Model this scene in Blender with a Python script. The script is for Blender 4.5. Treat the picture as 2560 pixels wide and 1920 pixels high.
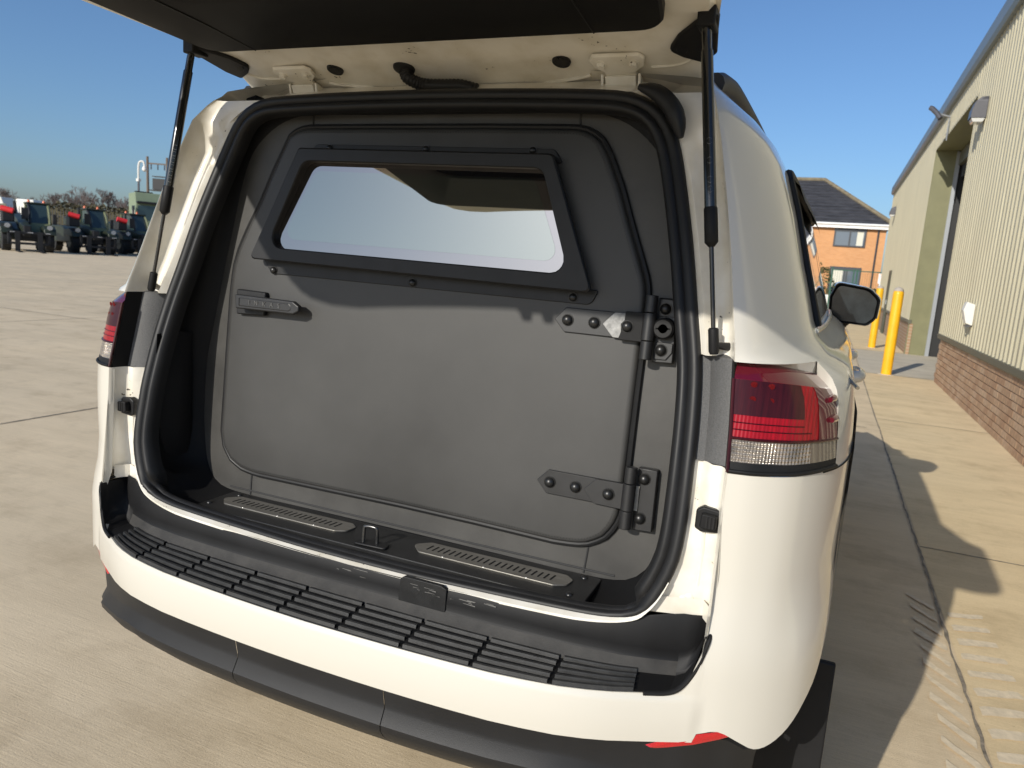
import bpy, bmesh, math, random
from mathutils import Vector, Matrix
random.seed(7)
R = math.radians
scene = bpy.context.scene
for o in list(bpy.data.objects):
    bpy.data.objects.remove(o)
col = scene.collection

# ------------------------------------------------------------------ camera
yaw, pitch, roll = R(22.5676), R(9.3222), R(4.2342)
fwd = Vector((-math.sin(yaw)*math.cos(pitch), math.cos(yaw)*math.cos(pitch), -math.sin(pitch)))
rgt = Vector((math.cos(yaw), math.sin(yaw), 0))
upv = rgt.cross(fwd)
rgt, upv = (math.cos(roll)*rgt + math.sin(roll)*upv), (-math.sin(roll)*rgt + math.cos(roll)*upv)
cam = bpy.data.cameras.new('camera')
cam.sensor_width = 36.0
cam.lens = 26.075
cam.clip_start = 0.02
cam.clip_end = 3000
cam.dof.use_dof = True
cam.dof.focus_distance = 1.65
cam.dof.aperture_fstop = 8.0
camo = bpy.data.objects.new('camera', cam)
col.objects.link(camo)
m = Matrix((rgt, upv, -fwd)).transposed().to_4x4()
m.translation = Vector((0.872, 0, 1.46))
camo.matrix_world = m
scene.camera = camo

# ------------------------------------------------------------------ sky, sun, exposure
SUN_AZ, SUN_EL = 15.5, 25.5           # shadows run 15.5 deg to the right of +Y
world = bpy.data.worlds.new('World')
scene.world = world
world.use_nodes = True
wn = world.node_tree
bg = wn.nodes['Background']
sky = wn.nodes.new('ShaderNodeTexSky')
sky.sky_type = 'NISHITA'
sky.sun_disc = False
sky.sun_elevation = R(SUN_EL)
sky.sun_rotation = R(180 + SUN_AZ)
sky.altitude = 0
sky.air_density = 1.0
sky.dust_density = 1.3
sky.ozone_density = 6.5
wn.links.new(sky.outputs[0], bg.inputs[0])
bg.inputs[1].default_value = 0.100
sl = bpy.data.lights.new('sun', 'SUN')
sl.energy = 3.3
sl.angle = R(0.55)
sl.color = (1.0, 0.945, 0.85)
suno = bpy.data.objects.new('sun', sl)
col.objects.link(suno)
sd = Vector((math.sin(R(SUN_AZ))*math.cos(R(SUN_EL)), math.cos(R(SUN_AZ))*math.cos(R(SUN_EL)), -math.sin(R(SUN_EL))))
suno.rotation_euler = sd.to_track_quat('-Z', 'Y').to_euler()
suno.location = (-5, -10, 12)
vs = scene.view_settings
vs.view_transform = 'Standard'
vs.look = 'None'
vs.exposure = 0.35
vs.gamma = 1.0
vs.use_curve_mapping = False
scene.cycles.max_bounces = 10
scene.cycles.diffuse_bounces = 7

# ------------------------------------------------------------------ materials
MATS = {}
def mat(name, color, rough=0.5, metal=0.0, coat=0.0, spec=0.5, vary=0.0, vscale=8.0, bump=0.0, bscale=400.0, sheen=0.0, color2=None, stretch=None, dist=0.002):
    if name in MATS:
        return MATS[name]
    M = bpy.data.materials.new(name)
    M.use_nodes = True
    nt = M.node_tree
    b = nt.nodes['Principled BSDF']
    b.inputs['Base Color'].default_value = (*color, 1)
    b.inputs['Roughness'].default_value = rough
    b.inputs['Metallic'].default_value = metal
    b.inputs['Coat Weight'].default_value = coat
    b.inputs['Coat Roughness'].default_value = 0.04
    b.inputs['Specular IOR Level'].default_value = spec
    b.inputs['Sheen Weight'].default_value = sheen
    if vary > 0 or bump > 0:
        tc = nt.nodes.new('ShaderNodeTexCoord')
        mp = nt.nodes.new('ShaderNodeMapping')
        if stretch:
            mp.inputs['Scale'].default_value = stretch
        nt.links.new(tc.outputs['Object'], mp.inputs[0])
    if vary > 0:
        nz = nt.nodes.new('ShaderNodeTexNoise')
        nz.inputs['Scale'].default_value = vscale
        nz.inputs['Detail'].default_value = 6
        nz.inputs['Roughness'].default_value = 0.62
        nt.links.new(mp.outputs[0], nz.inputs['Vector'])
        cr = nt.nodes.new('ShaderNodeValToRGB')
        cr.color_ramp.elements[0].position = 0.3
        cr.color_ramp.elements[1].position = 0.72
        c2 = color2 or color
        cr.color_ramp.elements[0].color = (*[max(0, c*(1-vary)) for c in color], 1)
        cr.color_ramp.elements[1].color = (*[min(1, c*(1+vary)) for c in c2], 1)
        nt.links.new(nz.outputs['Fac'], cr.inputs[0])
        nt.links.new(cr.outputs[0], b.inputs['Base Color'])
        rr = nt.nodes.new('ShaderNodeMapRange')
        rr.inputs['To Min'].default_value = max(0.02, rough*0.82)
        rr.inputs['To Max'].default_value = min(1, rough*1.18)
        nt.links.new(nz.outputs['Fac'], rr.inputs[0])
        nt.links.new(rr.outputs[0], b.inputs['Roughness'])
    if bump > 0:
        nb = nt.nodes.new('ShaderNodeTexNoise')
        nb.inputs['Scale'].default_value = bscale
        nb.inputs['Detail'].default_value = 2
        nt.links.new(mp.outputs[0], nb.inputs['Vector'])
        bp_ = nt.nodes.new('ShaderNodeBump')
        bp_.inputs['Strength'].default_value = bump
        bp_.inputs['Distance'].default_value = dist
        nt.links.new(nb.outputs['Fac'], bp_.inputs['Height'])
        nt.links.new(bp_.outputs[0], b.inputs['Normal'])
    MATS[name] = M
    return M

def concrete_mat(name, c1, c2, line_dir='x'):
    """brushed concrete: fine drag lines, broad stains, small pits"""
    M = bpy.data.materials.new(name)
    M.use_nodes = True
    nt = M.node_tree
    N, L = nt.nodes, nt.links
    b = N['Principled BSDF']
    b.inputs['Roughness'].default_value = 0.9
    b.inputs['Specular IOR Level'].default_value = 0.25
    tc = N.new('ShaderNodeTexCoord')
    def noise(scale, det, rough, st=None, off=(0, 0, 0), rotz=0.0):
        mp = N.new('ShaderNodeMapping')
        mp.inputs['Location'].default_value = off
        mp.inputs['Rotation'].default_value = (0, 0, rotz)
        if st:
            mp.inputs['Scale'].default_value = st
        L.new(tc.outputs['Object'], mp.inputs[0])
        n = N.new('ShaderNodeTexNoise')
        n.inputs['Scale'].default_value = scale
        n.inputs['Detail'].default_value = det
        n.inputs['Roughness'].default_value = rough
        L.new(mp.outputs[0], n.inputs['Vector'])
        return n
    st = (0.35, 9, 1) if line_dir == 'x' else (9, .35, 1)
    broad = noise(0.55, 7, 0.6)
    streak = noise(1.6, 8, 0.7, (0.38, 1.9, 1) if line_dir == 'x' else (1.9, .38, 1), (3, 5, 0), 0.06)
    stain = noise(2.3, 9, 0.68, None, (11, 4, 0))
    grit = noise(55, 3, 0.6, None, (1, 9, 0))
    brush = noise(14, 6, 0.75, st, (0, 0, 0), 0.05)
    grain = noise(160, 4, 0.7)
    def ramp(n, p0, p1, a, c):
        r = N.new('ShaderNodeValToRGB')
        r.color_ramp.elements[0].position = p0
        r.color_ramp.elements[1].position = p1
        r.color_ramp.elements[0].color = (*a, 1)
        r.color_ramp.elements[1].color = (*c, 1)
        L.new(n.outputs['Fac'], r.inputs[0])
        return r
    base = ramp(broad, 0.33, 0.66, c2, c1)
    s = ramp(streak, 0.34, 0.60, (.84, .825, .80), (1, 1, 1))
    br = ramp(brush, 0.30, 0.70, (.90, .895, .88), (1.08, 1.08, 1.07))
    g = ramp(grain, 0.25, 0.75, (.90, .90, .89), (1.08, 1.08, 1.08))
    stn = ramp(stain, 0.50, 0.72, (1, 1, 1), (.74, .72, .69))
    gt_ = ramp(grit, 0.66, 0.74, (1, 1, 1), (.70, .68, .64))
    last = base.outputs[0]
    for r_, f in ((s, .75), (br, .9), (g, .8), (stn, .8), (gt_, .6)):
        mx = N.new('ShaderNodeMix')
        mx.data_type = 'RGBA'
        mx.blend_type = 'MULTIPLY'
        mx.inputs[0].default_value = f
        L.new(last, mx.inputs[6])
        L.new(r_.outputs[0], mx.inputs[7])
        last = mx.outputs[2]
    L.new(last, b.inputs['Base Color'])
    add = N.new('ShaderNodeMath')
    add.operation = 'ADD'
    L.new(brush.outputs['Fac'], add.inputs[0])
    L.new(grain.outputs['Fac'], add.inputs[1])
    bp_ = N.new('ShaderNodeBump')
    bp_.inputs['Strength'].default_value = 0.35
    bp_.inputs['Distance'].default_value = 0.004
    L.new(add.outputs[0], bp_.inputs['Height'])
    L.new(bp_.outputs[0], b.inputs['Normal'])
    MATS[name] = M
    return M

paint = mat('white_paint', (.63, .603, .53), rough=.30, coat=.8)
paint_lifted = mat('white_paint_lifted', (.82, .785, .70), rough=.35, coat=.4)  # same car paint, colour lightened to lift the shaded jamb and tailgate
def add_specks(M, col_, scale, thr):
    nt = M.node_tree; N, L = nt.nodes, nt.links
    b = N['Principled BSDF']
    tc = N.new('ShaderNodeTexCoord')
    n1 = N.new('ShaderNodeTexNoise'); n1.inputs['Scale'].default_value = scale; n1.inputs['Detail'].default_value = 3
    n2 = N.new('ShaderNodeTexNoise'); n2.inputs['Scale'].default_value = scale*.12; n2.inputs['Detail'].default_value = 4
    L.new(tc.outputs['Object'], n1.inputs['Vector']); L.new(tc.outputs['Object'], n2.inputs['Vector'])
    mu = N.new('ShaderNodeMath'); mu.operation = 'MULTIPLY'
    L.new(n1.outputs['Fac'], mu.inputs[0]); L.new(n2.outputs['Fac'], mu.inputs[1])
    r_ = N.new('ShaderNodeValToRGB')
    r_.color_ramp.elements[0].position = thr; r_.color_ramp.elements[1].position = thr+.02
    L.new(mu.outputs[0], r_.inputs[0])
    mx = N.new('ShaderNodeMix'); mx.data_type = 'RGBA'
    L.new(r_.outputs[0], mx.inputs[0])
    mx.inputs[6].default_value = b.inputs['Base Color'].default_value
    mx.inputs[7].default_value = (*col_, 1)
    # faint grime veil
    r2 = N.new('ShaderNodeValToRGB'); r2.color_ramp.elements[0].position = .42; r2.color_ramp.elements[1].position = .75
    r2.color_ramp.elements[0].color = (1, 1, 1, 1); r2.color_ramp.elements[1].color = (.80, .77, .70, 1)
    L.new(n2.outputs['Fac'], r2.inputs[0])
    m2 = N.new('ShaderNodeMix'); m2.data_type = 'RGBA'; m2.blend_type = 'MULTIPLY'; m2.inputs[0].default_value = 1
    L.new(mx.outputs[2], m2.inputs[6]); L.new(r2.outputs[0], m2.inputs[7])
    L.new(m2.outputs[2], b.inputs['Base Color'])
add_specks(paint_lifted, (.06, .045, .03), 110, .415)
black_pl = mat('black_plastic', (.009, .009, .0095), rough=.55, spec=.25, vary=.25, vscale=9, bump=.12, bscale=900)
black_matte = mat('black_trim', (.006, .006, .0065), rough=.6, spec=.25, vary=.2, vscale=6, bump=.15, bscale=700)
rubber = mat('black_rubber', (.011, .011, .0115), rough=.5, spec=.35, vary=.25, vscale=12)
step_m = mat('step_plastic', (.013, .013, .013), rough=.45, spec=.45, vary=.45, vscale=16, bump=.25, bscale=1200)
low_trim = mat('charcoal_trim', (.017, .0172, .018), rough=.5, spec=.3, vary=.16, vscale=5, bump=.35, bscale=900, dist=.001)
grain_trim = mat('grained_grey_trim', (.085, .085, .085), rough=.55, vary=.35, vscale=420, bump=.4, bscale=700)
leather = mat('grey_leatherette', (.042, .0412, .039), rough=.5, spec=.5, vary=.22, vscale=3.2, bump=.18, bscale=900, dist=.001)
leather_d = mat('grey_leatherette_sill', (.048, .046, .042), rough=.5, spec=.5, vary=.34, vscale=5, bump=.2, bscale=900, dist=.001)
steel_blk = mat('black_powder_coat', (.016, .016, .0165), rough=.42, vary=.15, vscale=20, bump=.1, bscale=1200, dist=.001)
frame_blk = mat('black_frame_coat', (.009, .009, .0095), rough=.5, spec=.4, vary=.1, vscale=20, bump=.1, bscale=1200, dist=.001)
bolt_m = mat('black_bolt_cap', (.014, .014, .014), rough=.35)
steel_br = mat('brushed_steel', (.28, .265, .235), rough=.42, metal=.75, vary=.18, vscale=24, stretch=(1, 6, 1))
steel_sh = mat('bare_steel', (.62, .60, .56), rough=.3, metal=.9, vary=.1, vscale=60)
worn_tape = mat('silver_foil_tape', (.22, .22, .215), rough=.5, metal=.4, vary=.45, vscale=90)
red_lens = mat('red_lens', (.30, .003, .009), rough=.3, spec=.25, coat=.22, vary=.25, vscale=30, stretch=(6, 1, .3))
red_dark = mat('dark_red_lens', (.04, .003, .005), rough=.3, spec=.25, coat=.2, vary=.4, vscale=30, stretch=(6, 1, .3))
red_top = mat('deep_red_lens', (.10, .003, .012), rough=.08, coat=1.0)
red_led = mat('red_led', (.10, .003, .005), rough=.4, spec=.15, vary=.6, vscale=700)
red_refl = mat('red_reflector', (.50, .006, .012), rough=.22, coat=1.0, vary=.35, vscale=500)
clear_lens = mat('clear_ribbed_lens', (.30, .275, .25), rough=.14, coat=.4, metal=.55, vary=.35, vscale=26, color2=(.42, .36, .30))
def ribs(M, fx_, fz_, strength):
    nt = M.node_tree; N, L = nt.nodes, nt.links
    tc = N.new('ShaderNodeTexCoord')
    w1 = N.new('ShaderNodeTexWave'); w1.bands_direction = 'X'; w1.inputs['Scale'].default_value = fx_
    w2 = N.new('ShaderNodeTexWave'); w2.bands_direction = 'Z'; w2.inputs['Scale'].default_value = fz_
    for w in (w1, w2): L.new(tc.outputs['Object'], w.inputs['Vector'])
    a = N.new('ShaderNodeMath'); a.operation = 'ADD'
    L.new(w1.outputs['Fac'], a.inputs[0]); L.new(w2.outputs['Fac'], a.inputs[1])
    bp_ = N.new('ShaderNodeBump'); bp_.inputs['Strength'].default_value = strength; bp_.inputs['Distance'].default_value = .002
    L.new(a.outputs[0], bp_.inputs['Height'])
    L.new(bp_.outputs[0], N['Principled BSDF'].inputs['Normal'])
ribs(clear_lens, 60, 45, .8)
ribs(red_lens, 50, 0.01, .25)
smoke_lens = mat('smoked_lens', (.16, .13, .10), rough=.1, coat=1.0)
chrome = mat('satin_chrome', (.42, .42, .41), rough=.18, metal=.9)
glass_dk = mat('dark_side_glass', (.012, .014, .016), rough=.03, coat=1.0, spec=.8)
mirror_m = mat('mirror_glass', (.02, .025, .028), rough=.1, metal=.0, spec=.5, vary=.5, vscale=12)
yellow = mat('yellow_paint', (.80, .42, .012), rough=.4, vary=.08, vscale=5)
tyre_m = mat('tyre_rubber', (.02, .02, .02), rough=.8, vary=.2, vscale=20)
rim_m = mat('alloy_grey', (.25, .25, .26), rough=.35, metal=.8)

def window_film(name, color, glossy, tint):
    M = bpy.data.materials.new(name)
    M.use_nodes = True
    nt = M.node_tree
    N, L = nt.nodes, nt.links
    out = N['Material Output']
    N.remove(N['Principled BSDF'])
    d = N.new('ShaderNodeBsdfDiffuse')
    d.inputs[0].default_value = (*color, 1)
    g = N.new('ShaderNodeBsdfGlossy')
    g.inputs['Color'].default_value = (*tint, 1)
    g.inputs['Roughness'].default_value = 0.015
    mx = N.new('ShaderNodeMixShader')
    mx.inputs[0].default_value = glossy
    L.new(d.outputs[0], mx.inputs[1])
    L.new(g.outputs[0], mx.inputs[2])
    L.new(mx.outputs[0], out.inputs[0])
    MATS[name] = M
    return M
pane_m = window_film('armoured_glass', (.008, .012, .012), .31, (1.0, 1.0, .86))  # warm tint in the glossy colour paints the reflected sky paler
frit_m = window_film('armoured_glass_border', (.008, .008, .009), .31, (1, .92, .85))
privacy = window_film('privacy_glass', (.012, .013, .012), .15, (.9, .92, .9))

# ------------------------------------------------------------------ mesh helpers
class MB:
    def __init__(self, sx=1):
        self.v, self.f, self.sx = [], [], sx
    def add(self, verts, faces):
        n = len(self.v)
        for p in verts:
            self.v.append((p[0]*self.sx, p[1], p[2]))
        for f in faces:
            f = [i+n for i in f]
            self.f.append(f if self.sx > 0 else f[::-1])
        return self
    def grid(self, rows, closed_u=False, closed_v=False, skip=None):
        nr, nc = len(rows), len(rows[0])
        vs_ = [p for r_ in rows for p in r_]
        fs = []
        for i in range(nr if closed_v else nr-1):
            for j in range(nc if closed_u else nc-1):
                if skip and skip(i, j):
                    continue
                i2, j2 = (i+1) % nr, (j+1) % nc
                fs.append((i*nc+j, i*nc+j2, i2*nc+j2, i2*nc+j))
        return self.add(vs_, fs)
    def box(self, c, s, rz=0.0, rx=0.0, ry=0.0):
        M_ = Matrix.Rotation(rz, 3, 'Z') @ Matrix.Rotation(ry, 3, 'Y') @ Matrix.Rotation(rx, 3, 'X')
        vs_ = []
        for z in (-.5, .5):
            for y in (-.5, .5):
                for x in (-.5, .5):
                    vs_.append(Vector(c) + M_ @ Vector((x*s[0], y*s[1], z*s[2])))
        return self.add(vs_, [(0, 2, 3, 1), (4, 5, 7, 6), (0, 1, 5, 4), (2, 6, 7, 3), (0, 4, 6, 2), (1, 3, 7, 5)])
    def tube(self, path, r, n=10, closed=False, caps=True):
        path = [Vector(p) for p in path]
        rows = []
        N_ = len(path)
        prev = None
        for i, p in enumerate(path):
            if closed:
                t = path[(i+1) % N_] - path[i-1]
            else:
                t = path[min(i+1, N_-1)] - path[max(i-1, 0)]
            t.normalize()
            if prev is None:
                a = Vector((0, 0, 1)) if abs(t.z) < .9 else Vector((1, 0, 0))
                u = t.cross(a).normalized()
            else:
                u = (prev - t*prev.dot(t)).normalized()
            prev = u
            w = t.cross(u)
            rr = r[i] if isinstance(r, (list, tuple)) else r
            rows.append([p + (u*math.cos(2*math.pi*k/n) + w*math.sin(2*math.pi*k/n))*rr for k in range(n)])
        self.grid(rows, closed_u=True, closed_v=closed)
        if caps and not closed:
            self.add(rows[0], [tuple(range(n-1, -1, -1))])
            self.add(rows[-1], [tuple(range(n))])
        return self
    def cyl(self, p0, p1, r0, r1=None, n=16):
        return self.tube([p0, p1], [r0, r0 if r1 is None else r1], n)
    def dome(self, c, axis, r, h, n=12, m=4):
        """a shallow dome facing along axis"""
        ax = Vector(axis).normalized()
        a = Vector((0, 0, 1)) if abs(ax.z) < .9 else Vector((1, 0, 0))
        u = ax.cross(a).normalized(); w = ax.cross(u)
        rows = []
        for i in range(m+1):
            t = i/m*math.pi/2
            rows.append([Vector(c) + (u*math.cos(2*math.pi*k/n)+w*math.sin(2*math.pi*k/n))*r*max(.02, math.cos(t)) + ax*h*math.sin(t) for k in range(n)])
        self.grid(rows, closed_u=True)
        return self.add(rows[-1], [tuple(range(n))])
    def prism(self, poly, fn0, fn1):
        """poly: 2D outline; fn0/fn1 map a 2D point to the back/front 3D point"""
        a = [fn0(*p) for p in poly]
        b = [fn1(*p) for p in poly]
        n = len(poly)
        self.add(a+b, [tuple(range(n-1, -1, -1)), tuple(range(n, 2*n))] + [(i, (i+1) % n, n+(i+1) % n, n+i) for i in range(n)])
        return self
    def build(self, name, material, parent=None, smooth=40, bevel=0.0, bseg=2):
        me = bpy.data.meshes.new(name)
        me.from_pydata([tuple(p) for p in self.v], [], self.f)
        bm = bmesh.new(); bm.from_mesh(me)
        bmesh.ops.remove_doubles(bm, verts=bm.verts, dist=1e-5)
        bmesh.ops.recalc_face_normals(bm, faces=bm.faces)
        bm.to_mesh(me); bm.free()
        me.materials.append(material)
        if smooth:
            me.shade_smooth()
            me.set_sharp_from_angle(angle=R(smooth))
        o = bpy.data.objects.new(name, me)
        col.objects.link(o)
        if parent is not None:
            o.parent = parent
        if bevel:
            bv = o.modifiers.new('bevel', 'BEVEL')
            bv.width = bevel; bv.segments = bseg; bv.limit_method = 'ANGLE'; bv.angle_limit = R(35)
        return o

def empty(name, loc=(0, 0, 0), rz=0.0):
    o = bpy.data.objects.new(name, None)
    o.empty_display_size = .3
    o.location = loc
    o.rotation_euler = (0, 0, rz)
    col.objects.link(o)
    return o
def tag(o, label=None, cat=None, group=None, kind=None):
    if label: o['label'] = label
    if cat: o['category'] = cat
    if group: o['group'] = group
    if kind: o['kind'] = kind
    return o
def copy_tree(o, parent=None):
    c = o.copy()
    col.objects.link(c)
    c.parent = parent
    for ch in list(o.children):
        copy_tree(ch, c)
    return c
def cr(pts, n, closed=False):
    """Catmull-Rom resample of a list of points, n samples per span"""
    P = [Vector(p) for p in pts]
    out = []
    N_ = len(P)
    spans = N_ if closed else N_-1
    for i in range(spans):
        if closed:
            p0, p1, p2, p3 = P[i-1], P[i], P[(i+1) % N_], P[(i+2) % N_]
        else:
            p1, p2 = P[i], P[i+1]
            p0 = P[i-1] if i > 0 else p1*2 - p2
            p3 = P[i+2] if i+2 < N_ else p2*2 - p1
        for k in range(n):
            t = k/n
            out.append(.5*((2*p1) + (p2-p0)*t + (2*p0-5*p1+4*p2-p3)*t*t + (3*p1-p0-3*p2+p3)*t**3))
    if not closed:
        out.append(P[-1].copy())
    return out
def resample(pts, n, closed=False):
    P = [Vector(p) for p in pts]
    if closed:
        P = P + [P[0]]
    d = [0]
    for a, b in zip(P, P[1:]):
        d.append(d[-1] + (b-a).length)
    out = []
    m_ = n if closed else n-1
    j = 0
    for k in range(n):
        s = d[-1]*k/m_
        while j < len(d)-2 and d[j+1] < s:
            j += 1
        t = (s-d[j])/max(1e-9, d[j+1]-d[j])
        out.append(P[j].lerp(P[j+1], min(1, max(0, t))))
    return out
def table(tab, z):
    """piecewise-linear lookup: tab = [(z, a, b..)] ascending"""
    if z <= tab[0][0]: return tab[0][1:]
    for a, b in zip(tab, tab[1:]):
        if z <= b[0]:
            t = (z-a[0])/(b[0]-a[0])
            return tuple(x+(y-x)*t for x, y in zip(a[1:], b[1:]))
    return tab[-1][1:]
def rpoly(corners, radii, n=6):
    """rounded polygon in 2D, counter-clockwise or clockwise, same count for any corner radii"""
    out = []
    m_ = len(corners)
    for i in range(m_):
        p = Vector(corners[i]); a = Vector(corners[i-1]); b = Vector(corners[(i+1) % m_])
        r_ = radii[i] if isinstance(radii, (list, tuple)) else radii
        da, db = (a-p).normalized(), (b-p).normalized()
        ang = da.angle(db)
        k = r_/math.tan(ang/2)
        s, e = p+da*k, p+db*k
        cc = p + (da+db).normalized()*(r_/math.sin(ang/2))
        for j in range(n):
            t = j/(n-1)
            q = s.lerp(p, t).lerp(p.lerp(e, t), t)
            v = q-cc
            if v.length > 1e-6:
                q = cc + v.normalized()*r_
            out.append((q.x, q.y))
    return out

# ================================================================== GROUND
conc_yard = concrete_mat('yard_concrete', (.76, .615, .415), (.66, .54, .37), 'x')
conc_path = concrete_mat('path_concrete', (.80, .635, .39), (.71, .57, .355), 'x')
conc_pale = concrete_mat('pale_concrete', (.66, .585, .46), (.58, .52, .41), 'x')
g = MB().grid([[(x, y, 0) for x in (-900, -60, -20, -6, 1.52, 8, 900)] for y in (-400, -6, 0, 4, 10, 25, 60, 1200)])
ground = tag(g.build('ground', conc_yard, smooth=0), kind='structure')
# slab apron along the warehouse and the paler slab at its doorway
p = MB().grid([[(x, y, .004) for x in (1.535, 2.1, 2.66)] for y in (-3, 4.75, 9.3, 14.3)])
tag(p.build('path', conc_path, smooth=0), kind='structure')
p = MB().grid([[(x, y, .004) for x in (1.535, 2.1, 3.3)] for y in (14.33, 17.4, 19.6)])
tag(p.build('doorway_pavement', conc_pale, smooth=0), kind='structure')
p = MB().grid([[(x, y, .004) for x in (1.535, 2.1, 2.66)] for y in (19.63, 26, 33)])
tag(p.build('far_path', conc_path, smooth=0), kind='structure')
# tar joint between the slabs, a wavering dark strip
jm = mat('tar_joint', (.24, .205, .155), rough=.95, vary=.6, vscale=25)
rows = []
y = -2.0
while y < 33:
    w = .0025 + .006*random.random()
    c = 1.522 + .002*math.sin(y*3.1) + random.uniform(-.004, .004)
    rows.append([(c-w, y, .0065), (c+w, y, .0065)])
    y += .06 if y < 9 else .5
jo = MB().grid(rows).build('slab_joint', jm, parent=ground, smooth=0)
for xj in (-4.65, -10.6, -16.6, -22.6):
    rows = []
    y = -3.0
    while y < 45:
        w = .004+.006*random.random()
        c = xj+.003*math.sin(y*2.3)+random.uniform(-.002, .002)
        rows.append([(c-w, y, .0042), (c+w, y, .0042)])
        y += .12 if y < 9 else .8
    MB().grid(rows).build('slab_joint', jm, parent=ground, smooth=0)
for yj in (-1.2, 8.6, 14.6, 20.6):
    rows = []
    x = -40.0
    while x < 1.5:
        w = .004+.006*random.random()
        c = yj+.003*math.sin(x*2.3)+random.uniform(-.002, .002)
        rows.append([(x, c-w, .0044), (x, c+w, .0044)])
        x += .3
    MB().grid(rows).build('slab_joint', jm, parent=ground, smooth=0)
for yj in (4.75, 9.3):
    MB().grid([[(x, yj-.006+random.uniform(-.002, .002), .0062), (x, yj+.006+random.uniform(-.002, .002), .0062)] for x in [1.535+.07*i for i in range(17)]]).build('slab_joint', jm, parent=ground, smooth=0)
# dusty tread prints left by a tyre beside the joint
dust = mat('tread_dust', (.68, .575, .41), rough=1, vary=.15, vscale=40, bump=.2, bscale=300)
for i in range(11):
    yy = 2.35 + i*.142
    for side in (0, 1):
        mb = MB()
        if side:
            pts = [(1.555, yy-.02), (1.70+.03*random.random(), yy+.035), (1.70+.02*random.random(), yy+.085), (1.555, yy+.038)]
        else:
            pts = [(1.39+.02*random.random(), yy+.15), (1.50, yy+.02), (1.505, yy+.065), (1.40, yy+.20)]
        pts = [(a+random.uniform(-.006, .006), b+random.uniform(-.006, .006)) for a, b in pts]
        ring = [Vector((a, b, .0072)) for a, b in pts]
        ring = resample(ring, 16, closed=True)
        mb.add([(q.x+random.uniform(-.003, .003), q.y+random.uniform(-.004, .004), .0072) for q in ring], [tuple(range(16))])
        mb.build('tread_print', dust, parent=ground, smooth=0)

# ================================================================== THE CAR
suv = empty('armoured_car', (0, 3.5, 0))
tag(suv, 'white armoured off-road car with its tailgate raised over a padded grey rear bulkhead', 'car')
suv_inv = Vector((0, 3.5, 0))
def part(mb, name, material, parent=None, **k):
    """all car coordinates are written in world space; parts are shifted into the car's frame"""
    if parent is None:
        mb.v = [(a, b-3.5, c) for a, b, c in mb.v]
        return mb.build(name, material, suv, **k)
    mb.v = [(a, b-3.5, c) for a, b, c in mb.v]
    return mb.build(name, material, parent, **k)

# rear inner edge of the quarter panel (z, x, y)
EDGE = [(.60, .756, 1.29), (.87, .756, 1.292), (.95, .755, 1.287), (1.05, .749, 1.286), (1.129, .749, 1.290), (1.2, .745, 1.305), (1.318, .735, 1.326),
        (1.35, .730, 1.335), (1.4, .720, 1.351), (1.5, .701, 1.377), (1.6, .679, 1.402), (1.7, .654, 1.432), (1.75, .640, 1.447), (1.80, .622, 1.487), (1.83, .608, 1.53)]
# seal line around the opening, right half from bottom centre to top centre
SEAL = [(0, 1.282, .7985), (.15, 1.282, .80), (.3, 1.284, .804), (.45, 1.287, .809), (.55, 1.290, .815), (.611, 1.291, .83), (.636, 1.291, .852), (.652, 1.295, .876), (.666, 1.300, .91), (.677, 1.306, .95),
        (.681, 1.315, 1.0), (.681, 1.325, 1.05), (.680, 1.335, 1.1), (.675, 1.361, 1.2), (.664, 1.389, 1.3), (.642, 1.413, 1.4), (.62, 1.435, 1.5), (.594, 1.46, 1.6), (.567, 1.482, 1.69),
        (.545, 1.489, 1.74), (.515, 1.492, 1.775), (.47, 1.493, 1.798), (.40, 1.493, 1.808), (.2, 1.493, 1.814), (0, 1.493, 1.816)]
seal_r = cr(SEAL, 4)
def seal_at(z):
    best = None
    for a, b in zip(seal_r, seal_r[1:]):
        if a.z <= z <= b.z and a.x > .4:
            t = (z-a.z)/max(1e-9, b.z-a.z)
            return a.lerp(b, t)
    return seal_r[-1]

# ---- body side: plan sections by height
# side half width at y = 1.55 (z, x)
XS = [(.60, .955), (.86, .966), (.95, .968), (1.06, .962), (1.13, .956), (1.2, .951), (1.26, .943), (1.285, .932), (1.305, .908), (1.325, .880), (1.35, .855), (1.38, .842), (1.45, .822), (1.5, .806), (1.6, .778),
      (1.7, .746), (1.75, .720), (1.79, .685), (1.82, .645), (1.835, .612)]
def plan(z):
    ex, ey = table(EDGE, z)
    xs, = table(XS, z)
    w = xs-ex
    low = 1 if z < 1.33 else 0
    if z < 1.33:
        prof = [(0, 0), (.18, .008), (.36, .028), (.50, .052), (.62, .085), (.73, .125), (.83, .175), (.91, .24), (.965, .33), (1.0, .46), (1.02, .66), (1.03, .85)]
    else:
        prof = [(0, 0), (.14, .012), (.30, .035), (.45, .065), (.60, .105), (.73, .15), (.84, .20), (.92, .26), (.97, .33), (1.0, .44), (1.02, .62), (1.03, .80)]
    return [(ex + w*a, ey + b, z) for a, b in prof]
def forward(z, x0):
    """the flank forward of the corner"""
    f = []
    for y in (2.35, 2.8, 3.3, 3.75):
        f.append((x0+.012*math.sin((y-2.1)/1.65*math.pi*.8), y, z))
    return f
zs = [1.129, 1.16, 1.2, 1.24, 1.27, 1.29, 1.318]
body = MB(1)
def quarter_rows(zl):
    out = []
    for z in zl:
        p_ = plan(z)
        row = cr(p_, 2)
        row += [Vector(q) for q in forward(z, p_[-1][0])]
        out.append(row)
    return out
LAMP_COL = 12     # columns of the corner that the lamp takes up
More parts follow.
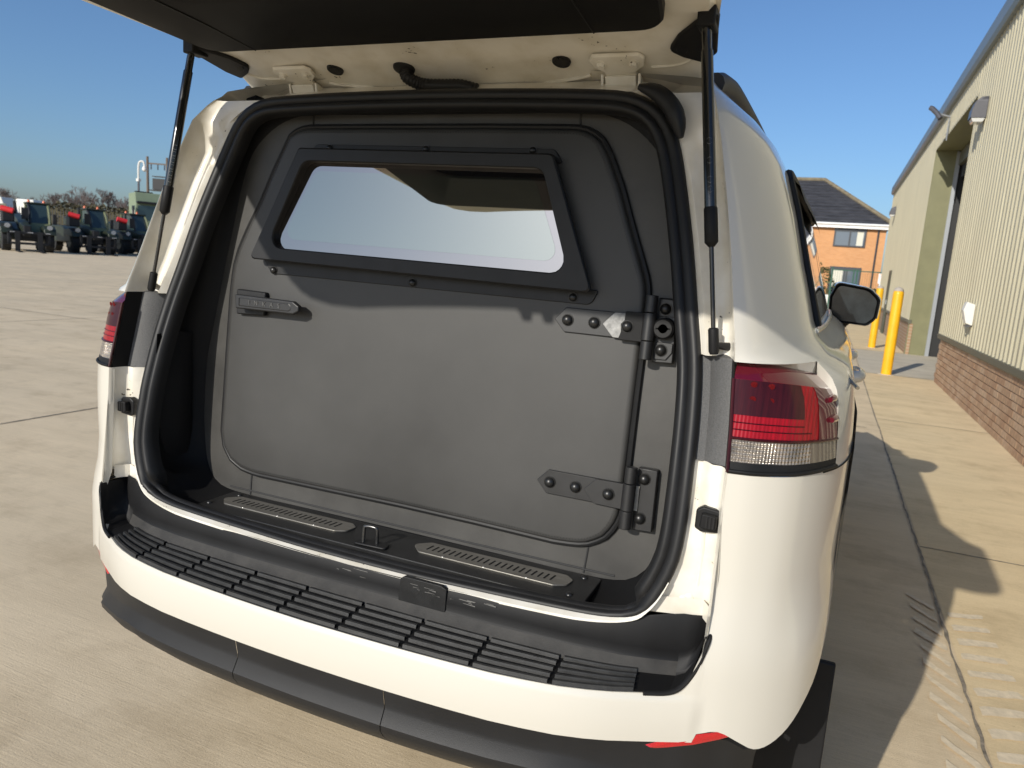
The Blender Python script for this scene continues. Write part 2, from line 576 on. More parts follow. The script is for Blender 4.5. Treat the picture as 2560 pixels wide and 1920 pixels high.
upper = [1.318, 1.325, 1.335, 1.35, 1.365, 1.38, 1.42, 1.46, 1.5, 1.55, 1.6, 1.65, 1.7, 1.73, 1.75, 1.77, 1.79, 1.805, 1.82, 1.835]
for s in (1, -1):
    b_ = MB(s)
    b_.grid(quarter_rows(zs), skip=lambda i, j: j < LAMP_COL)
    rows = quarter_rows(upper)
    # roof: carry each top point over to the centre line
    top = rows[-1]
    for k, (tx, dz, ym) in enumerate(((.93, .010, 1.545), (.8, .022, 1.565), (.6, .036, 1.58), (.3, .05, 1.59), (0, .055, 1.59))):
        rows.append([Vector((q.x*tx, max(q.y, ym), 1.835+dz)) for q in top])
    b_.grid(rows)
    body.v_off = len(body.v)
    n0 = len(body.v); body.v += b_.v; body.f += [[i+n0 for i in f] for f in b_.f]
# flank from the belt down to the sills with wheel arches, bonnet and windscreen surround
for s in (1, -1):
    rows = []
    ys = [1.62+.06*i for i in range(75)]
    for y in ys:
        zb = .50 if y > 2 else .86
        for yc in (2.27, 5.12):
            if abs(y-yc) < .47:
                zb = max(zb, .40+math.sqrt(.47**2-(y-yc)**2))
        xo = .955+.02*min(1, (y-1.62)/.5)
        if y > 5.0: xo -= .22*((y-5.0)/1.06)**2
        rows.append([(xo*s, y, zb+(1.14-zb)*t - 0) for t in (0, .15, .4, .7, 1)])
        rows[-1] = [(q[0]-s*.03*(1-((q[2]-.5)/.64)) if q[2] < .7 else q[0], q[1], q[2]) for q in rows[-1]]
    body.grid(rows)
    fr = []
    for y in ys:
        if y < 3.7: continue
        xo = .975 if y < 5 else .975-.22*((y-5.0)/1.06)**2
        zt = 1.20 if y < 4.5 else 1.2-.10*((y-4.5)/1.56)
        fr.append([(xo*s, y, 1.14), (xo*.965*s, y, zt-.02), (xo*.9*s, y, zt), (0, y, zt+.04)])
    body.grid(fr)
    # windscreen pillar
    body.grid([[(.80*s, 3.55, 1.52), (.66*s, 3.62, 1.845), (.60*s, 3.66, 1.86)], [(.845*s, 4.45, 1.24), (.83*s, 4.5, 1.235), (.76*s, 4.55, 1.225)]])
body_o = part(body, 'body_shell', paint, smooth=50)
# roof between the last flank station and the windscreen, windscreen glass
rf = MB().grid([[(x, y, z) for x, z in ((-.63, 1.838), (-.53, 1.856), (-.3, 1.886), (0, 1.892), (.3, 1.886), (.53, 1.856), (.63, 1.838))] for y in (3.6, 3.9)])
part(rf, 'roof_front', paint, body_o)
ws = MB().grid([[(-.62, 3.9, 1.842), (0, 3.9, 1.887), (.62, 3.9, 1.842)], [(-.78, 4.5, 1.235), (0, 4.62, 1.24), (.78, 4.5, 1.235)]])
part(ws, 'windscreen', glass_dk)
nose = MB().grid([[(-.755, 6.06, 1.1), (0, 6.12, 1.14), (.755, 6.06, 1.1)], [(-.755, 6.06, .5), (0, 6.14, .5), (.755, 6.06, .5)]])
part(nose, 'front_bumper', paint)
fl = MB().box((0, 3.6, .52), (1.7, 4.3, .12))
part(fl, 'underbody', black_matte)

# ---- side glass, frames, handles, roof rails
for s in (1, -1):
    def side(y, z, off):
        xs, = table(XS, z)
        ex, ey = table(EDGE, z)
        x = ex+(xs-ex)*1.03 + (.012*math.sin((y-2.1)/1.65*math.pi*.8) if y > 2.1 else -.01*(2.1-y)/.35)
        return (x+off, y, z)
    rows = []
    for z in (1.37, 1.42, 1.48, 1.54, 1.6, 1.66, 1.705):
        y0 = 1.86+.05*(z-1.37)/.33
        y1 = 4.25-.75*(z-1.37)/.33
        rows.append([side(y0+(y1-y0)*t/9, z, .003) for t in range(10)])
    gl = part(MB(s).grid(rows), 'side_window', glass_dk)
    # black surround
    ring = [side(1.84, 1.365, .006)] + [side(1.84+.06*t, 1.365+.345*t, .006) for t in (.25, .5, .75, 1)] + \
           [side(y, 1.712, .006) for y in (2.2, 2.6, 3.0, 3.45)]
    part(MB(s).tube(cr(ring, 3), .011, 8), 'window_frame', black_pl, gl)
    bl = [side(1.80, 1.357, .004)] + [side(y, 1.352, .007) for y in (2.2, 2.6, 3.0, 3.5)] + [(.87, 4.2, 1.33)]
    part(MB(s).tube(cr(bl, 3), .007, 8), 'belt_moulding', chrome, gl)
    # chrome line sweeping from the quarter window down to the shoulder
    sw = [(.775, 1.86, 1.56), (.796, 1.84, 1.50), (.815, 1.82, 1.44), (.838, 1.80, 1.375), (.86, 1.78, 1.34), (.885, 1.74, 1.31), (.915, 1.69, 1.285), (.945, 1.62, 1.262)]
    part(MB(s).tube(cr(sw, 3), .004, 6), 'shoulder_line', chrome, gl)
    for yp in (2.02, 2.95):
        pm = MB(s).grid([[side(yp, z, .006), side(yp+.07, z, .006)] for z in (1.36, 1.45, 1.55, 1.65, 1.71)])
        part(pm, 'door_pillar', black_pl, gl)
    # wind deflector standing off the glass
    dm = MB(s).grid([[side(y, 1.715, .004), side(y, 1.69, .022), side(y, 1.655, .026)] for y in (1.95, 2.4, 2.9, 3.3)])
    part(dm, 'wind_deflector', black_pl, gl)
    for yh in (3.05, 3.95):
        h = MB(s).tube(cr([(.968, yh-.1, 1.135), (1.0, yh-.09, 1.14), (1.008, yh, 1.14), (1.0, yh+.09, 1.14), (.968, yh+.1, 1.135)], 4), .021, 12)
        part(h, 'door_handle', paint)
    rail = MB(s).tube(cr([(.60, 1.60, 1.845), (.602, 1.70, 1.866), (.605, 1.9, 1.880), (.61, 2.6, 1.885), (.605, 3.3, 1.875), (.6, 3.55, 1.85)], 5), .021, 10)
    part(rail, 'roof_rail', mat('blue_black_rail', (.008, .011, .018), rough=.55))
    # wheels
    for yw in (2.27, 5.12):
        wh = part(MB(s).tube([(.70, yw, .40), (.72, yw, .40), (.93, yw, .40), (.95, yw, .40)], [.36, .40, .40, .36], 28), 'wheel', tyre_m)
        rm = MB(s)
        rm.cyl((.93, yw, .40), (.952, yw, .40), .25, .24, 24)
        for k in range(6):
            a = k*math.pi/3
            rm.box((.955, yw+.13*math.cos(a), .40+.13*math.sin(a)), (.02, .24 if k % 3 == 0 else .24, .05), rx=a)
        part(rm, 'rim', rim_m, wh)
    mf = MB(s).prism([(.70, .66), (.985, .66), (.985, .22), (.97, .17), (.72, .17), (.70, .22)], lambda x, z: (x, 1.665-(.66-z)*.05, z), lambda x, z: (x, 1.650-(.66-z)*.05, z))
    part(mf, 'mud_flap', black_pl, bevel=.004)
    # door mirror
    if True:
        outl = rpoly([(.868, 1.405), (.895, 1.475), (1.05, 1.455), (1.105, 1.405), (1.098, 1.305), (1.06, 1.268), (.91, 1.276), (.872, 1.315)], [.03, .03, .07, .04, .04, .03, .03, .03], 5)
        cx_, cz_ = .985, 1.37
        rows = []
        for d, k in ((0.0, .94), (-.012, 1.0), (.03, 1.03), (.09, .97), (.13, .72), (.145, .3)):
            rows.append([(cx_+(x-cx_)*k, 4.25+d, cz_+(z-cz_)*k) for x, z in outl])
        mi = MB(s).grid(rows, closed_u=True)
        mi.add(rows[-1], [tuple(range(len(outl)))])
        mi.tube(cr([(.86, 4.42, 1.20), (.895, 4.38, 1.225), (.925, 4.34, 1.275), (.945, 4.33, 1.30)], 3), [.05]*10, 10)
        mo = part(mi, 'door_mirror', black_pl)
        gm = MB(s)
        gm.add([(cx_+(x-cx_)*.90, 4.252, cz_+(z-cz_)*.90) for x, z in outl], [tuple(range(len(outl)))])
        part(gm, 'mirror_glass', mirror_m, mo)
        cap = MB(s)
        n_ = len(outl)
        up = [q for q in outl if q[1] > 1.30 and (q[1] > cz_+.055 or q[0] > 1.06)]
        rows = []
        for d, k in ((-.012, 1.03), (.02, 1.075), (.09, 1.03), (.135, .78)):
            rows.append([(cx_+(x-cx_)*k, 4.25+d, cz_+(z-cz_)*k+.004) for x, z in up])
        cap.grid(rows)
        part(cap, 'mirror_cap', paint, mo)

# ---- jamb: painted channel between the quarter edge and the seal
for s in (1, -1):
    for (za, zb, kind) in ((.865, 1.129, 'low'), (1.318, 1.808, 'high')):
        rows = []
        n = 26
        for i in range(n+1):
            z = za+(zb-za)*i/n
            ex, ey = table(EDGE, z)
            sp = seal_at(z)
            sp = Vector((sp.x-.008, sp.y+.004, z))
            if kind == 'low':
                row = [(ex, ey, z), (ex-.004, ey+.008, z), (ex-.010, ey+.036, z), (ex-.020, ey+.044, z), (ex-.032, ey+.044, z), (sp.x+.024, sp.y+.016, z), (sp.x+.010, sp.y+.006, z), tuple(sp)]
            else:
                t = max(0.0, (z-1.68)/.12)
                dpt = .062*(1-.7*t)
                row = [(ex, ey, z), (ex-.003, ey+.008, z), (ex-.010, ey+dpt*.7, z), (ex-.022, ey+dpt, z), (ex-.040, ey+dpt+.004*(1-t), z), (sp.x+.026, (ey+dpt*.8)*(1-min(1, t*1.4))+(sp.y+.012)*min(1, t*1.4), z), (sp.x+.010, sp.y+.003, z), tuple(sp)]
            rows.append(cr(row, 2))
        part(MB(s).grid(rows), 'rear_jamb', paint_lifted, smooth=60)
    # header above the seal, closing the roof end
    rows = []
    for x in (0, .1, .2, .3, .4, .46, .5, .54, .58, .615):
        zz = 1.812 if x < .42 else 1.812-.9*(x-.42)**2*3
        yy = 1.497
        rows.append([(x, yy, zz), (x, yy+.03, zz+.012), (x, yy+.07, zz+.022), (x, yy+.11, min(1.87, zz+.045))])
    part(MB(s).grid(rows), 'roof_header', paint_lifted)
    # pressed rib and round boss on the lower jamb
    part(MB(s).tube([(.716, 1.334, .90), (.718, 1.332, .97), (.716, 1.331, 1.01)], .0035, 8), 'pressed_rib', paint_lifted)
    bs = MB(s)
    bs.dome((.692, 1.331, .868), (0, -1, 0), .021, .006, 20)
    bs.dome((.692, 1.326, .868), (0, -1, 0), .010, .005, 12)
    part(bs, 'jamb_boss', paint_lifted)
    # grained trim panel beside the lamp with the lamp's black inner cheek
    rows = []
    for i in range(13):
        z = 1.129+(1.318-1.129)*i/12
        ex, ey = table(EDGE, z)
        sp = seal_at(z)
        rows.append([(ex-.010, ey+.045, z), (ex-.03, ey+.050, z), (sp.x+.02, sp.y+.012, z), (sp.x-.006, sp.y+.006, z)])
    tp = MB(s).grid(rows)
    top = rows[-1]
    tp.grid([top, [(q[0], q[1]+.045, q[2]+.012) for q in top]])
    tpo = part(tp, 'lamp_trim_panel', grain_trim)
    ck = MB(s).grid([[(table(EDGE, z)[0]-.0015, table(EDGE, z)[1]+.004, z), (table(EDGE, z)[0]-.0105, table(EDGE, z)[1]+.046, z)] for z in [1.129+.0189*i for i in range(11)]])
    part(ck, 'lamp_cheek', black_pl, tpo)
    gp = [Vector(plan(1.129)[k])+Vector((.001, -.001, 0)) for k in range(5, 10)]
    part(MB(s).tube(cr(gp, 3), .0016, 5), 'panel_gap', black_matte)
    # rubber stop
    st = MB(s).prism(rpoly([(.700, 1.012), (.700, 1.046), (.712, 1.054), (.746, 1.050), (.747, 1.010), (.712, 1.006)], .005, 4), lambda x, z: (x, 1.335, z), lambda x, z: (x, 1.318, z))
    sto = part(st, 'rubber_stop', rubber, bevel=.003)
    part(MB(s).prism(rpoly([(.710, 1.018), (.712, 1.045), (.738, 1.043), (.738, 1.018)], .004, 4), lambda x, z: (.724+(x-.724)*1.1, 1.318, z), lambda x, z: (x, 1.303, z)), 'stop_pad', black_pl, sto, bevel=.002)
    for k in range(3):
        part(MB(s).box((.722+.006*k, 1.304, 1.031), (.003, .005, .022)), 'pad_rib', rubber, sto)

# ---- tail lamps
for s in (1, -1):
    lr = quarter_rows([1.131, 1.15, 1.17, 1.19, 1.21, 1.23, 1.25, 1.27, 1.29, 1.302, 1.317])
    NC = LAMP_COL
    rows = []
    for i, r_ in enumerate(lr):
        rr = []
        for j in range(NC+1):
            q = r_[j].copy()
            t = j/NC
            # the crown of the lamp falls towards its outer end
            q.z = 1.131+(q.z-1.131)*(1-.13*t*t)
            if i >= 9: q.y += (.010, .026)[i-9]*(1-.3*t)
            rr.append(q)
        rows.append(rr)
    lamp = MB(s)
    lamp.grid(rows[3:9])
    lo = part(lamp, 'tail_lamp', red_lens)
    part(MB(s).grid(rows[8:]), 'lamp_crown', red_top, lo)
    n0 = 9
    def patch(i0, i1, j0, j1, off):
        return [[Vector((q.x+off*.35, q.y-off, q.z)) for q in rows[i][j0:j1+1]] for i in range(i0, i1+1)]
    part(MB(s).grid([r_[:n0] for r_ in rows[1:4]]), 'reversing_lens', clear_lens, lo)
    part(MB(s).grid(rows[0:2]), 'lamp_foot', black_pl, lo)
    part(MB(s).grid([r_[n0-1:] for r_ in rows[1:4]]), 'smoked_side_lens', smoke_lens, lo)
    # dark upper block, border lines, lamps behind the lens
    part(MB(s).grid(patch(5, 8, 0, 7, .0012)), 'dark_lens_block', red_dark, lo)
    body_top = quarter_rows([1.318])[0][:NC+1]
    sur = MB(s).grid([rows[-1], [q+Vector((0, .004, 0)) for q in body_top], body_top])
    sur.grid([[rows[i][NC] for i in range(5, 11)], [lr[i][NC] for i in range(5, 11)]])
    part(sur, 'lamp_surround', paint, lo)
    part(MB(s).grid([r_[NC-3:] for r_ in patch(3, 8, 0, NC, .0012)]), 'side_lens', red_top, lo)
    for (x, z) in ((.771, 1.283), (.799, 1.281), (.772, 1.258), (.801, 1.256)):
        ex, ey = table(EDGE, z)
        jx = min(range(NC), key=lambda j: abs(rows[7][j].x-x))
        yy = rows[7][jx].y+(rows[7][jx+1].y-rows[7][jx].y)*(x-rows[7][jx].x)/max(1e-6, rows[7][jx+1].x-rows[7][jx].x)+(z-1.27)*(.165)
        part(MB(s).dome((x, yy-.0014, z), (.15, -1, -.16), .0056, .0003, 16, 3), 'led', red_led, lo)
    # black frame round the lamp foot and the inner edge
    fr = [rows[0][j] + Vector((.0005, -.001, .003)) for j in range(NC+1)]
    part(MB(s).tube(fr, .0036, 8), 'lamp_gasket', black_pl, lo)
    part(MB(s).tube([r_[0]+Vector((-.001, -.001, 0)) for r_ in rows[:9]], .003, 8), 'lamp_edge', red_dark, lo)
    mid = [rows[3][j] + Vector((.0005, -.001, 0)) for j in range(NC+1)]
    part(MB(s).tube(mid, .0028, 6), 'lens_divider', red_dark, lo)
    for zf in (.35, .62):
        ln = [rows[4][j].lerp(rows[5][j], zf) + Vector((.0003, -.0012, 0)) for j in range(0, 8)] if zf < .5 else [rows[3][j].lerp(rows[4][j], .75) + Vector((.0003, -.0012, 0)) for j in range(0, 9)]
        part(MB(s).tube(ln, .0009, 5), 'lens_line', red_dark, lo)
    for z, jj in ((1.262, NC-1), (1.225, NC-1)):
        ri = min(range(len(rows)), key=lambda i: abs(rows[i][jj].z-z))
        c = rows[ri][jj]
        part(MB(s).tube([c+Vector((.0, -.010, 0)), c+Vector((.006, .006, .002)), c+Vector((.004, .03, .006))], [.005, .007, .002], 8), 'lens_fin', red_top, lo)

# ---- weather seal and black lining
full = seal_r + [Vector((-q.x, q.y, q.z)) for q in reversed(seal_r[1:-1])]
ring = resample(full, 160, closed=True)
cen = Vector((0, 1.38, 1.3))
def inward(i, ring):
    n = len(ring)
    t = (ring[(i+1) % n]-ring[i-1]).normalized()
    w = Vector((0, 1, -.3)).normalized()
    u = w.cross(t).normalized()
    c = Vector((0, ring[i].y, 1.3))-ring[i]
    return u if u.dot(c) > 0 else -u
sealm = MB()
prof = [(-.004, .012), (-.006, .003), (-.004, -.005), (.002, -.009), (.009, -.009), (.0155, -.005), (.018, -.002), (.0205, -.004), (.026, -.0075), (.033, -.006), (.038, .001), (.042, .014), (.042, .03)]
def frame2(i):
    u = inward(i, ring)
    f_ = min(1, max(0, (u.z-.55)/.4)) if ring[i].z < 1.0 else 0
    f_ = f_*f_*(3-2*f_)
    return (u*(1-f_)+Vector((0, 1, .08))*f_).normalized(), (Vector((0, 1, 0))*(1-f_)+Vector((0, .25, -1))*f_).normalized()
rows = []
for i in range(len(ring)):
    u, w = frame2(i)
    rows.append([ring[i] + u*a + w*b for a, b in prof])
sealm.grid(rows, closed_v=True)
part(sealm, 'weather_seal', rubber, smooth=70)
# corner cap at the top right of the opening
capm = MB().tube(cr([(.478, 1.476, 1.812), (.515, 1.474, 1.800), (.545, 1.470, 1.775), (.562, 1.466, 1.745), (.572, 1.462, 1.715)], 4), [.006, .009, .012, .014, .016, .017, .018, .018, .018, .018, .018, .017, .016, .014, .012, .009, .006], 10)
part(capm, 'seal_corner_cap', rubber)

def bp(x, z, off=0.0):
    return (x, 1.468+(z-.865)*.0792-off, z)
BULK = [(0, .812), (.25, .811), (.45, .810), (.54, .816), (.582, .838), (.607, .88), (.62, .94), (.628, 1.0), (.631, 1.09), (.629, 1.16), (.619, 1.22), (.609, 1.28), (.592, 1.385), (.571, 1.50), (.553, 1.60), (.532, 1.67), (.503, 1.712), (.455, 1.750), (.40, 1.772), (.34, 1.778), (.15, 1.777), (0, 1.777)]
bulk_r = cr([bp(*q) for q in BULK], 4)
bulk_full = bulk_r + [Vector((-q.x, q.y, q.z)) for q in reversed(bulk_r[1:-1])]
bring = resample(bulk_full, 160, closed=True)
inner = [ring[i] + frame2(i)[0]*.040 + frame2(i)[1]*.020 for i in range(160)]
rows = []
for k, (t, o) in enumerate(((0, 0), (.12, -.014), (.35, -.030), (.6, -.034), (.8, -.024), (.93, -.010), (1.03, .0))):
    rows.append([inner[i].lerp(bring[i], t) + inward(i, ring)*o*(1 if bring[i].z > .86 else .2) for i in range(160)])
part(MB().grid(rows, closed_u=True), 'inner_lining', black_matte, smooth=60)
# lining bulge low on the left: a moulded pocket
pk = MB()
rows = []
for i in range(12):
    t = i/11
    z = .86+.36*t
    w = math.sin(math.pi*t)**.7
    rows.append([(-.668+.02*t, 1.345, z), (-.668+.010+.010*w, 1.375, z), (-.662+.018*w+.006, 1.405, z+.005), (-.652+.01*w+.006, 1.435, z), (-.645, 1.455, z-.004)])
part(pk.grid(rows), 'lining_pocket', black_pl, smooth=60)

# ---- padded bulkhead, inner door
bk = MB()
n_ = len(bring)
bk.add([tuple(q) for q in bring] + [bp(0, 1.3)], [(i, (i+1) % n_, n_) for i in range(n_)])
bulk = part(bk, 'rear_bulkhead', leather_d, smooth=0)
seam_m = mat('seam_thread', (.03, .03, .03), rough=.8)
for pts in ([(.342, 1.776), (.345, 1.745)], [(-.344, 1.776), (-.342, 1.745)], [(.466, .873), (.462, .814)], [(-.452, .872), (-.452, .812)], [(-.52, .822), (-.2, .821), (.2, .821), (.53, .823)]):
    part(MB().tube([bp(a, b, .001) for a, b in pts], .0022, 6), 'seam', seam_m, bulk)
DOOR = [(-.345, 1.742), (-.375, 1.738), (-.398, 1.724), (-.414, 1.690), (-.440, 1.638), (-.473, 1.562), (-.508, 1.496), (-.533, 1.44), (-.545, 1.395), (-.549, 1.33), (-.549, 1.2), (-.548, 1.08), (-.548, .97), (-.537, .928), (-.512, .898), (-.474, .881), (-.43, .876), (-.2, .878), (0, .880), (.2, .879), (.39, .876),
        (.44, .880), (.47, .888), (.497, .906), (.516, .932), (.525, .962), (.527, 1.03), (.527, 1.2), (.528, 1.33), (.528, 1.40), (.522, 1.44), (.508, 1.474), (.479, 1.543), (.446, 1.625), (.414, 1.690), (.394, 1.719), (.370, 1.735), (.340, 1.741), (.13, 1.743), (-.15, 1.743)]
dr = resample([Vector((a, b, 0)) for a, b in DOOR], 180, closed=True)
dc = Vector((0, 1.3, 0))
def dring(inset, off):
    out = []
    n = len(dr)
    for i in range(n):
        t = (dr[(i+2) % n]-dr[i-2]).normalized()
        u = Vector((-t.y, t.x, 0))
        if u.dot(dc-dr[i]) < 0: u = -u
        q = dr[i]+u*inset
        out.append(Vector(bp(q.x, q.y, off)))
    return out
dm = MB()
rows = [dring(0, 0), dring(-.001, .010), dring(.0015, .0165), dring(.006, .0192), dring(.012, .0200)]
r_in = dring(.012, .0200)
for k, o in ((.8, .0215), (.5, .0224)):
    rows.append([Vector(bp(q.x*k, 1.3+(q.z-1.3)*k, o)) for q in r_in])
dm.grid(rows, closed_u=True)
last = rows[-1]
dm.add([tuple(q) for q in last] + [bp(0, 1.3, .023)], [(i, (i+1) % 180, 180) for i in range(180)])
door = part(dm, 'armoured_door', leather, smooth=60)
part(MB().tube(dring(-.006, .006), .0065, 8, closed=True), 'edge_seal', rubber, door)
sg = MB()
sr = resample(dring(.009, .0202), 520, closed=True)
for i in range(0, 520):
    a, b = sr[i], sr[(i+1) % 520]
    m_ = a.lerp(b, .32)
    sg.add([a+Vector((0, -.0011, .0011)), m_+Vector((0, -.0011, .0011)), m_+Vector((0, -.0011, -.0011)), a+Vector((0, -.0011, -.0011))], [(0, 1, 2, 3)])
part(sg, 'stitching', seam_m, door, smooth=0)['kind'] = 'stuff'

# window in the door: bolted steel surround, glass with printed border
OUT = rpoly([(-.335, 1.691), (.312, 1.685), (.427, 1.409), (-.461, 1.421)], [.010, .012, .010, .010], 6)
OUT0 = rpoly([(-.322, 1.684), (.298, 1.679), (.405, 1.420), (-.445, 1.430)], [.010, .012, .010, .010], 6)
INN = rpoly([(-.317, 1.660), (.292, 1.655), (.372, 1.443), (-.408, 1.452)], [.030, .030, .028, .030], 6)
wf = MB()
rows = [[bp(*q, .020) for q in OUT0], [bp(*q, .048) for q in OUT], [bp(*q, .056) for q in OUT]]
k_ = [(a*.992+.0, 1.55+(b-1.55)*.975) for a, b in OUT]
rows.append([bp(*q, .059) for q in k_])
k2 = [(-.012+(a+.012)*1.006, 1.553+(b-1.553)*1.02) for a, b in INN]
rows.append([bp(*q, .059) for q in k2])
rows.append([bp(*q, .056) for q in INN])
rows.append([bp(*q, .030) for q in INN])
wf.grid(rows, closed_u=True)
wfo = part(wf, 'window_frame', frame_blk, door, smooth=30)
G2 = rpoly([(-.296, 1.640), (.270, 1.635), (.346, 1.467), (-.376, 1.475)], [.024, .024, .022, .024], 6)
def gof(q): return .044-(q[1]-1.44)*.045
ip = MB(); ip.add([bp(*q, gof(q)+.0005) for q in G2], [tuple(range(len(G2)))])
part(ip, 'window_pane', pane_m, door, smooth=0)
fp = MB(); fp.grid([[bp(*q, gof(q)) for q in INN], [bp(*q, gof(q)) for q in G2]], closed_u=True)
part(fp, 'glass_border', frit_m, door, smooth=0)
# flanges with capped bolts above and below the surround
fl_b = MB().prism(rpoly([(-.445, 1.425), (.432, 1.415), (.418, 1.384), (-.415, 1.388)], [.004, .004, .018, .018], 5), lambda x, z: bp(x, z, .02), lambda x, z: bp(x, z, .026))
flo = part(fl_b, 'lower_flange', frame_blk, door, bevel=.001)
fl_t = MB().prism(rpoly([(-.325, 1.675), (-.312, 1.704), (.302, 1.699), (.325, 1.670)], [.004, .016, .016, .004], 5), lambda x, z: bp(x, z, .02), lambda x, z: bp(x, z, .026))
flt = part(fl_t, 'upper_flange', frame_blk, door, bevel=.001)
def bolt(x, z, off, parent, r=.0115, h=.010):
    mb = MB()
    c = Vector(bp(x, z, off))
    mb.cyl(c, c+Vector((0, -.002, 0)), r*1.12, r*1.12, 16)
    mb.dome(c+Vector((0, -.002, 0)), (0, -1, .08), r, h, 16, 5)
    return part(mb, 'bolt', bolt_m, parent)
for x in (-.407, -.008, .379): bolt(x, 1.3965, .026, flo, .009, .008)
for x in (-.268, -.005, .254): bolt(x, 1.695, .026, flt, .008, .007)

# ---- strap hinges on the right of the door
def hinge(zc, upper):
    root = MB()
    y_off = .0245
    strap = rpoly([(.343, zc), (.367, zc+.0255), (.53, zc+.0255), (.53, zc-.0255), (.367, zc-.0255)], .002, 3)
    root.prism(strap, lambda x, z: bp(x, z, .0205), lambda x, z: bp(x, z, .0275))
    h = part(root, 'hinge', steel_blk, door, bevel=.0012)
    over = rpoly([(.450, zc), (.474, zc+.0255), (.536, zc+.0265), (.536, zc-.0265), (.474, zc-.0255)], .002, 3)
    part(MB().prism(over, lambda x, z: bp(x, z, .0276), lambda x, z: bp(x, z, .033)), 'strap_overlay', worn_tape if upper else steel_blk, h, bevel=.0008)
    if upper:
        part(MB().prism(rpoly([(.497, zc+.030), (.497, zc+.012), (.490, zc+.004), (.492, zc-.012), (.487, zc-.028), (.545, zc-.028), (.545, zc+.030)], .002, 3), lambda x, z: bp(x, z, .0332), lambda x, z: bp(x, z, .040)), 'cover_plate', black_matte, h, bevel=.001)
    for x in (.373, .431):
        bolt(x, zc, .0277, h)
    bolt(.504, zc, .0335 if not upper else .0395, h)
    # barrel in three knuckles
    for a, b, r in ((zc+.066, zc+.032, .0125), (zc+.031, zc-.024, .0135), (zc-.025, zc-.062, .0125)):
        part(MB().cyl(bp(.5475, a, .040), bp(.5475, b, .040), r, r, 20), 'knuckle', steel_blk, h, bevel=.0012)
    part(MB().prism([(.557, zc+.062), (.597, zc+.062), (.599, zc-.066), (.557, zc-.068)], lambda x, z: bp(x, z, .004), lambda x, z: bp(x, z, .021)), 'leaf', steel_blk, h, bevel=.002)
    if upper:
        for sgn in (1, -1):
            part(MB().prism([(.562, zc+sgn*.060), (.585, zc+sgn*.060), (.596, zc+sgn*.045), (.596, zc+sgn*.026), (.562, zc+sgn*.026)], lambda x, z: bp(x, z, .0212), lambda x, z: bp(x, z, .025)), 'leaf_cap', steel_blk, h, bevel=.0008)
            bolt(.574, zc+sgn*.041, .0255, h)
        c = Vector(bp(.577, zc+.003, .022))
        dk = MB().tube([c, c+Vector((0, -.020, 0)), c+Vector((0, -.0245, 0)), c+Vector((0, -.0245, 0)), c+Vector((0, -.014, 0))], [.0215, .0215, .0175, .009, .008], 28)
        part(dk, 'lock_disc', rubber, h)
        part(MB().cyl(c+Vector((0, -.010, 0)), c+Vector((0, -.0225, 0)), .0072, .0062, 6), 'lock_bolt', steel_sh, h)
    else:
        for sgn in (1, -1):
            bolt(.572, zc+sgn*.041, .0212, h)
        part(MB().box(bp(.5615, zc-.001, .0225), (.007, .004, .052)), 'wear_strip', mat('rubbed_bare_metal', (.55, .52, .45), rough=.5, vary=.2, vscale=60), h)
    return h
hinge(1.349, True)
hinge(1.003, False)

# ---- door handle with raised lettering
hp = MB()
hp.prism(rpoly([(-.513, 1.342), (-.421, 1.340), (-.421, 1.282), (-.509, 1.279)], .004, 4), lambda x, z: bp(x, z, .0215), lambda x, z: bp(x, z, .036))
hnd = part(hp, 'door_handle_base', frame_blk, door, bevel=.003)
hb = MB().prism(rpoly([(-.492, 1.331), (-.312, 1.328), (-.294, 1.318), (-.294, 1.305), (-.309, 1.297), (-.487, 1.296)], .004, 4), lambda x, z: bp(x, z, .050), lambda x, z: bp(x, z, .064))
hbo = part(hb, 'handle_lever', steel_blk, hnd, bevel=.004, bseg=3)
part(MB().cyl(bp(-.455, 1.313, .034), bp(-.455, 1.313, .052), .016, .016, 20), 'handle_spindle', frame_blk, hnd)
rowa = rpoly([(-.478, 1.3245), (-.322, 1.322), (-.316, 1.316), (-.316, 1.307), (-.322, 1.303), (-.477, 1.303)], .002, 3)
rowb = [(-.397+(a+.397)*.975, 1.3135+(b-1.3135)*.82) for a, b in rowa]
part(MB().grid([[bp(*q, .0642) for q in rowa], [bp(*q, .0652) for q in rowb]], closed_u=True), 'lever_rim', steel_blk, hnd)
fc = bpy.data.curves.new('lettering', 'FONT')
fc.body = 'INKAS'
fc.size = .0155
fc.space_character = 2.7
fc.align_x = 'CENTER'; fc.align_y = 'CENTER'
fc.extrude = .0007
fo = bpy.data.objects.new('lettering_source', fc)
col.objects.link(fo)
bpy.context.view_layer.update()
me = bpy.data.meshes.new_from_object(fo.evaluated_get(bpy.context.evaluated_depsgraph_get()))
bpy.data.objects.remove(fo)
bpy.data.curves.remove(fc)
lt = bpy.data.objects.new('lettering', me)
me.materials.clear()
me.materials.append(mat('letter_grey', (.11, .11, .11), rough=.35))
col.objects.link(lt)
lt.parent = hnd
pq = bp(-.397, 1.3135, .0649)
lt.location = (pq[0], pq[1]-3.5, pq[2])
lt.rotation_euler = (R(90), R(.4), 0)

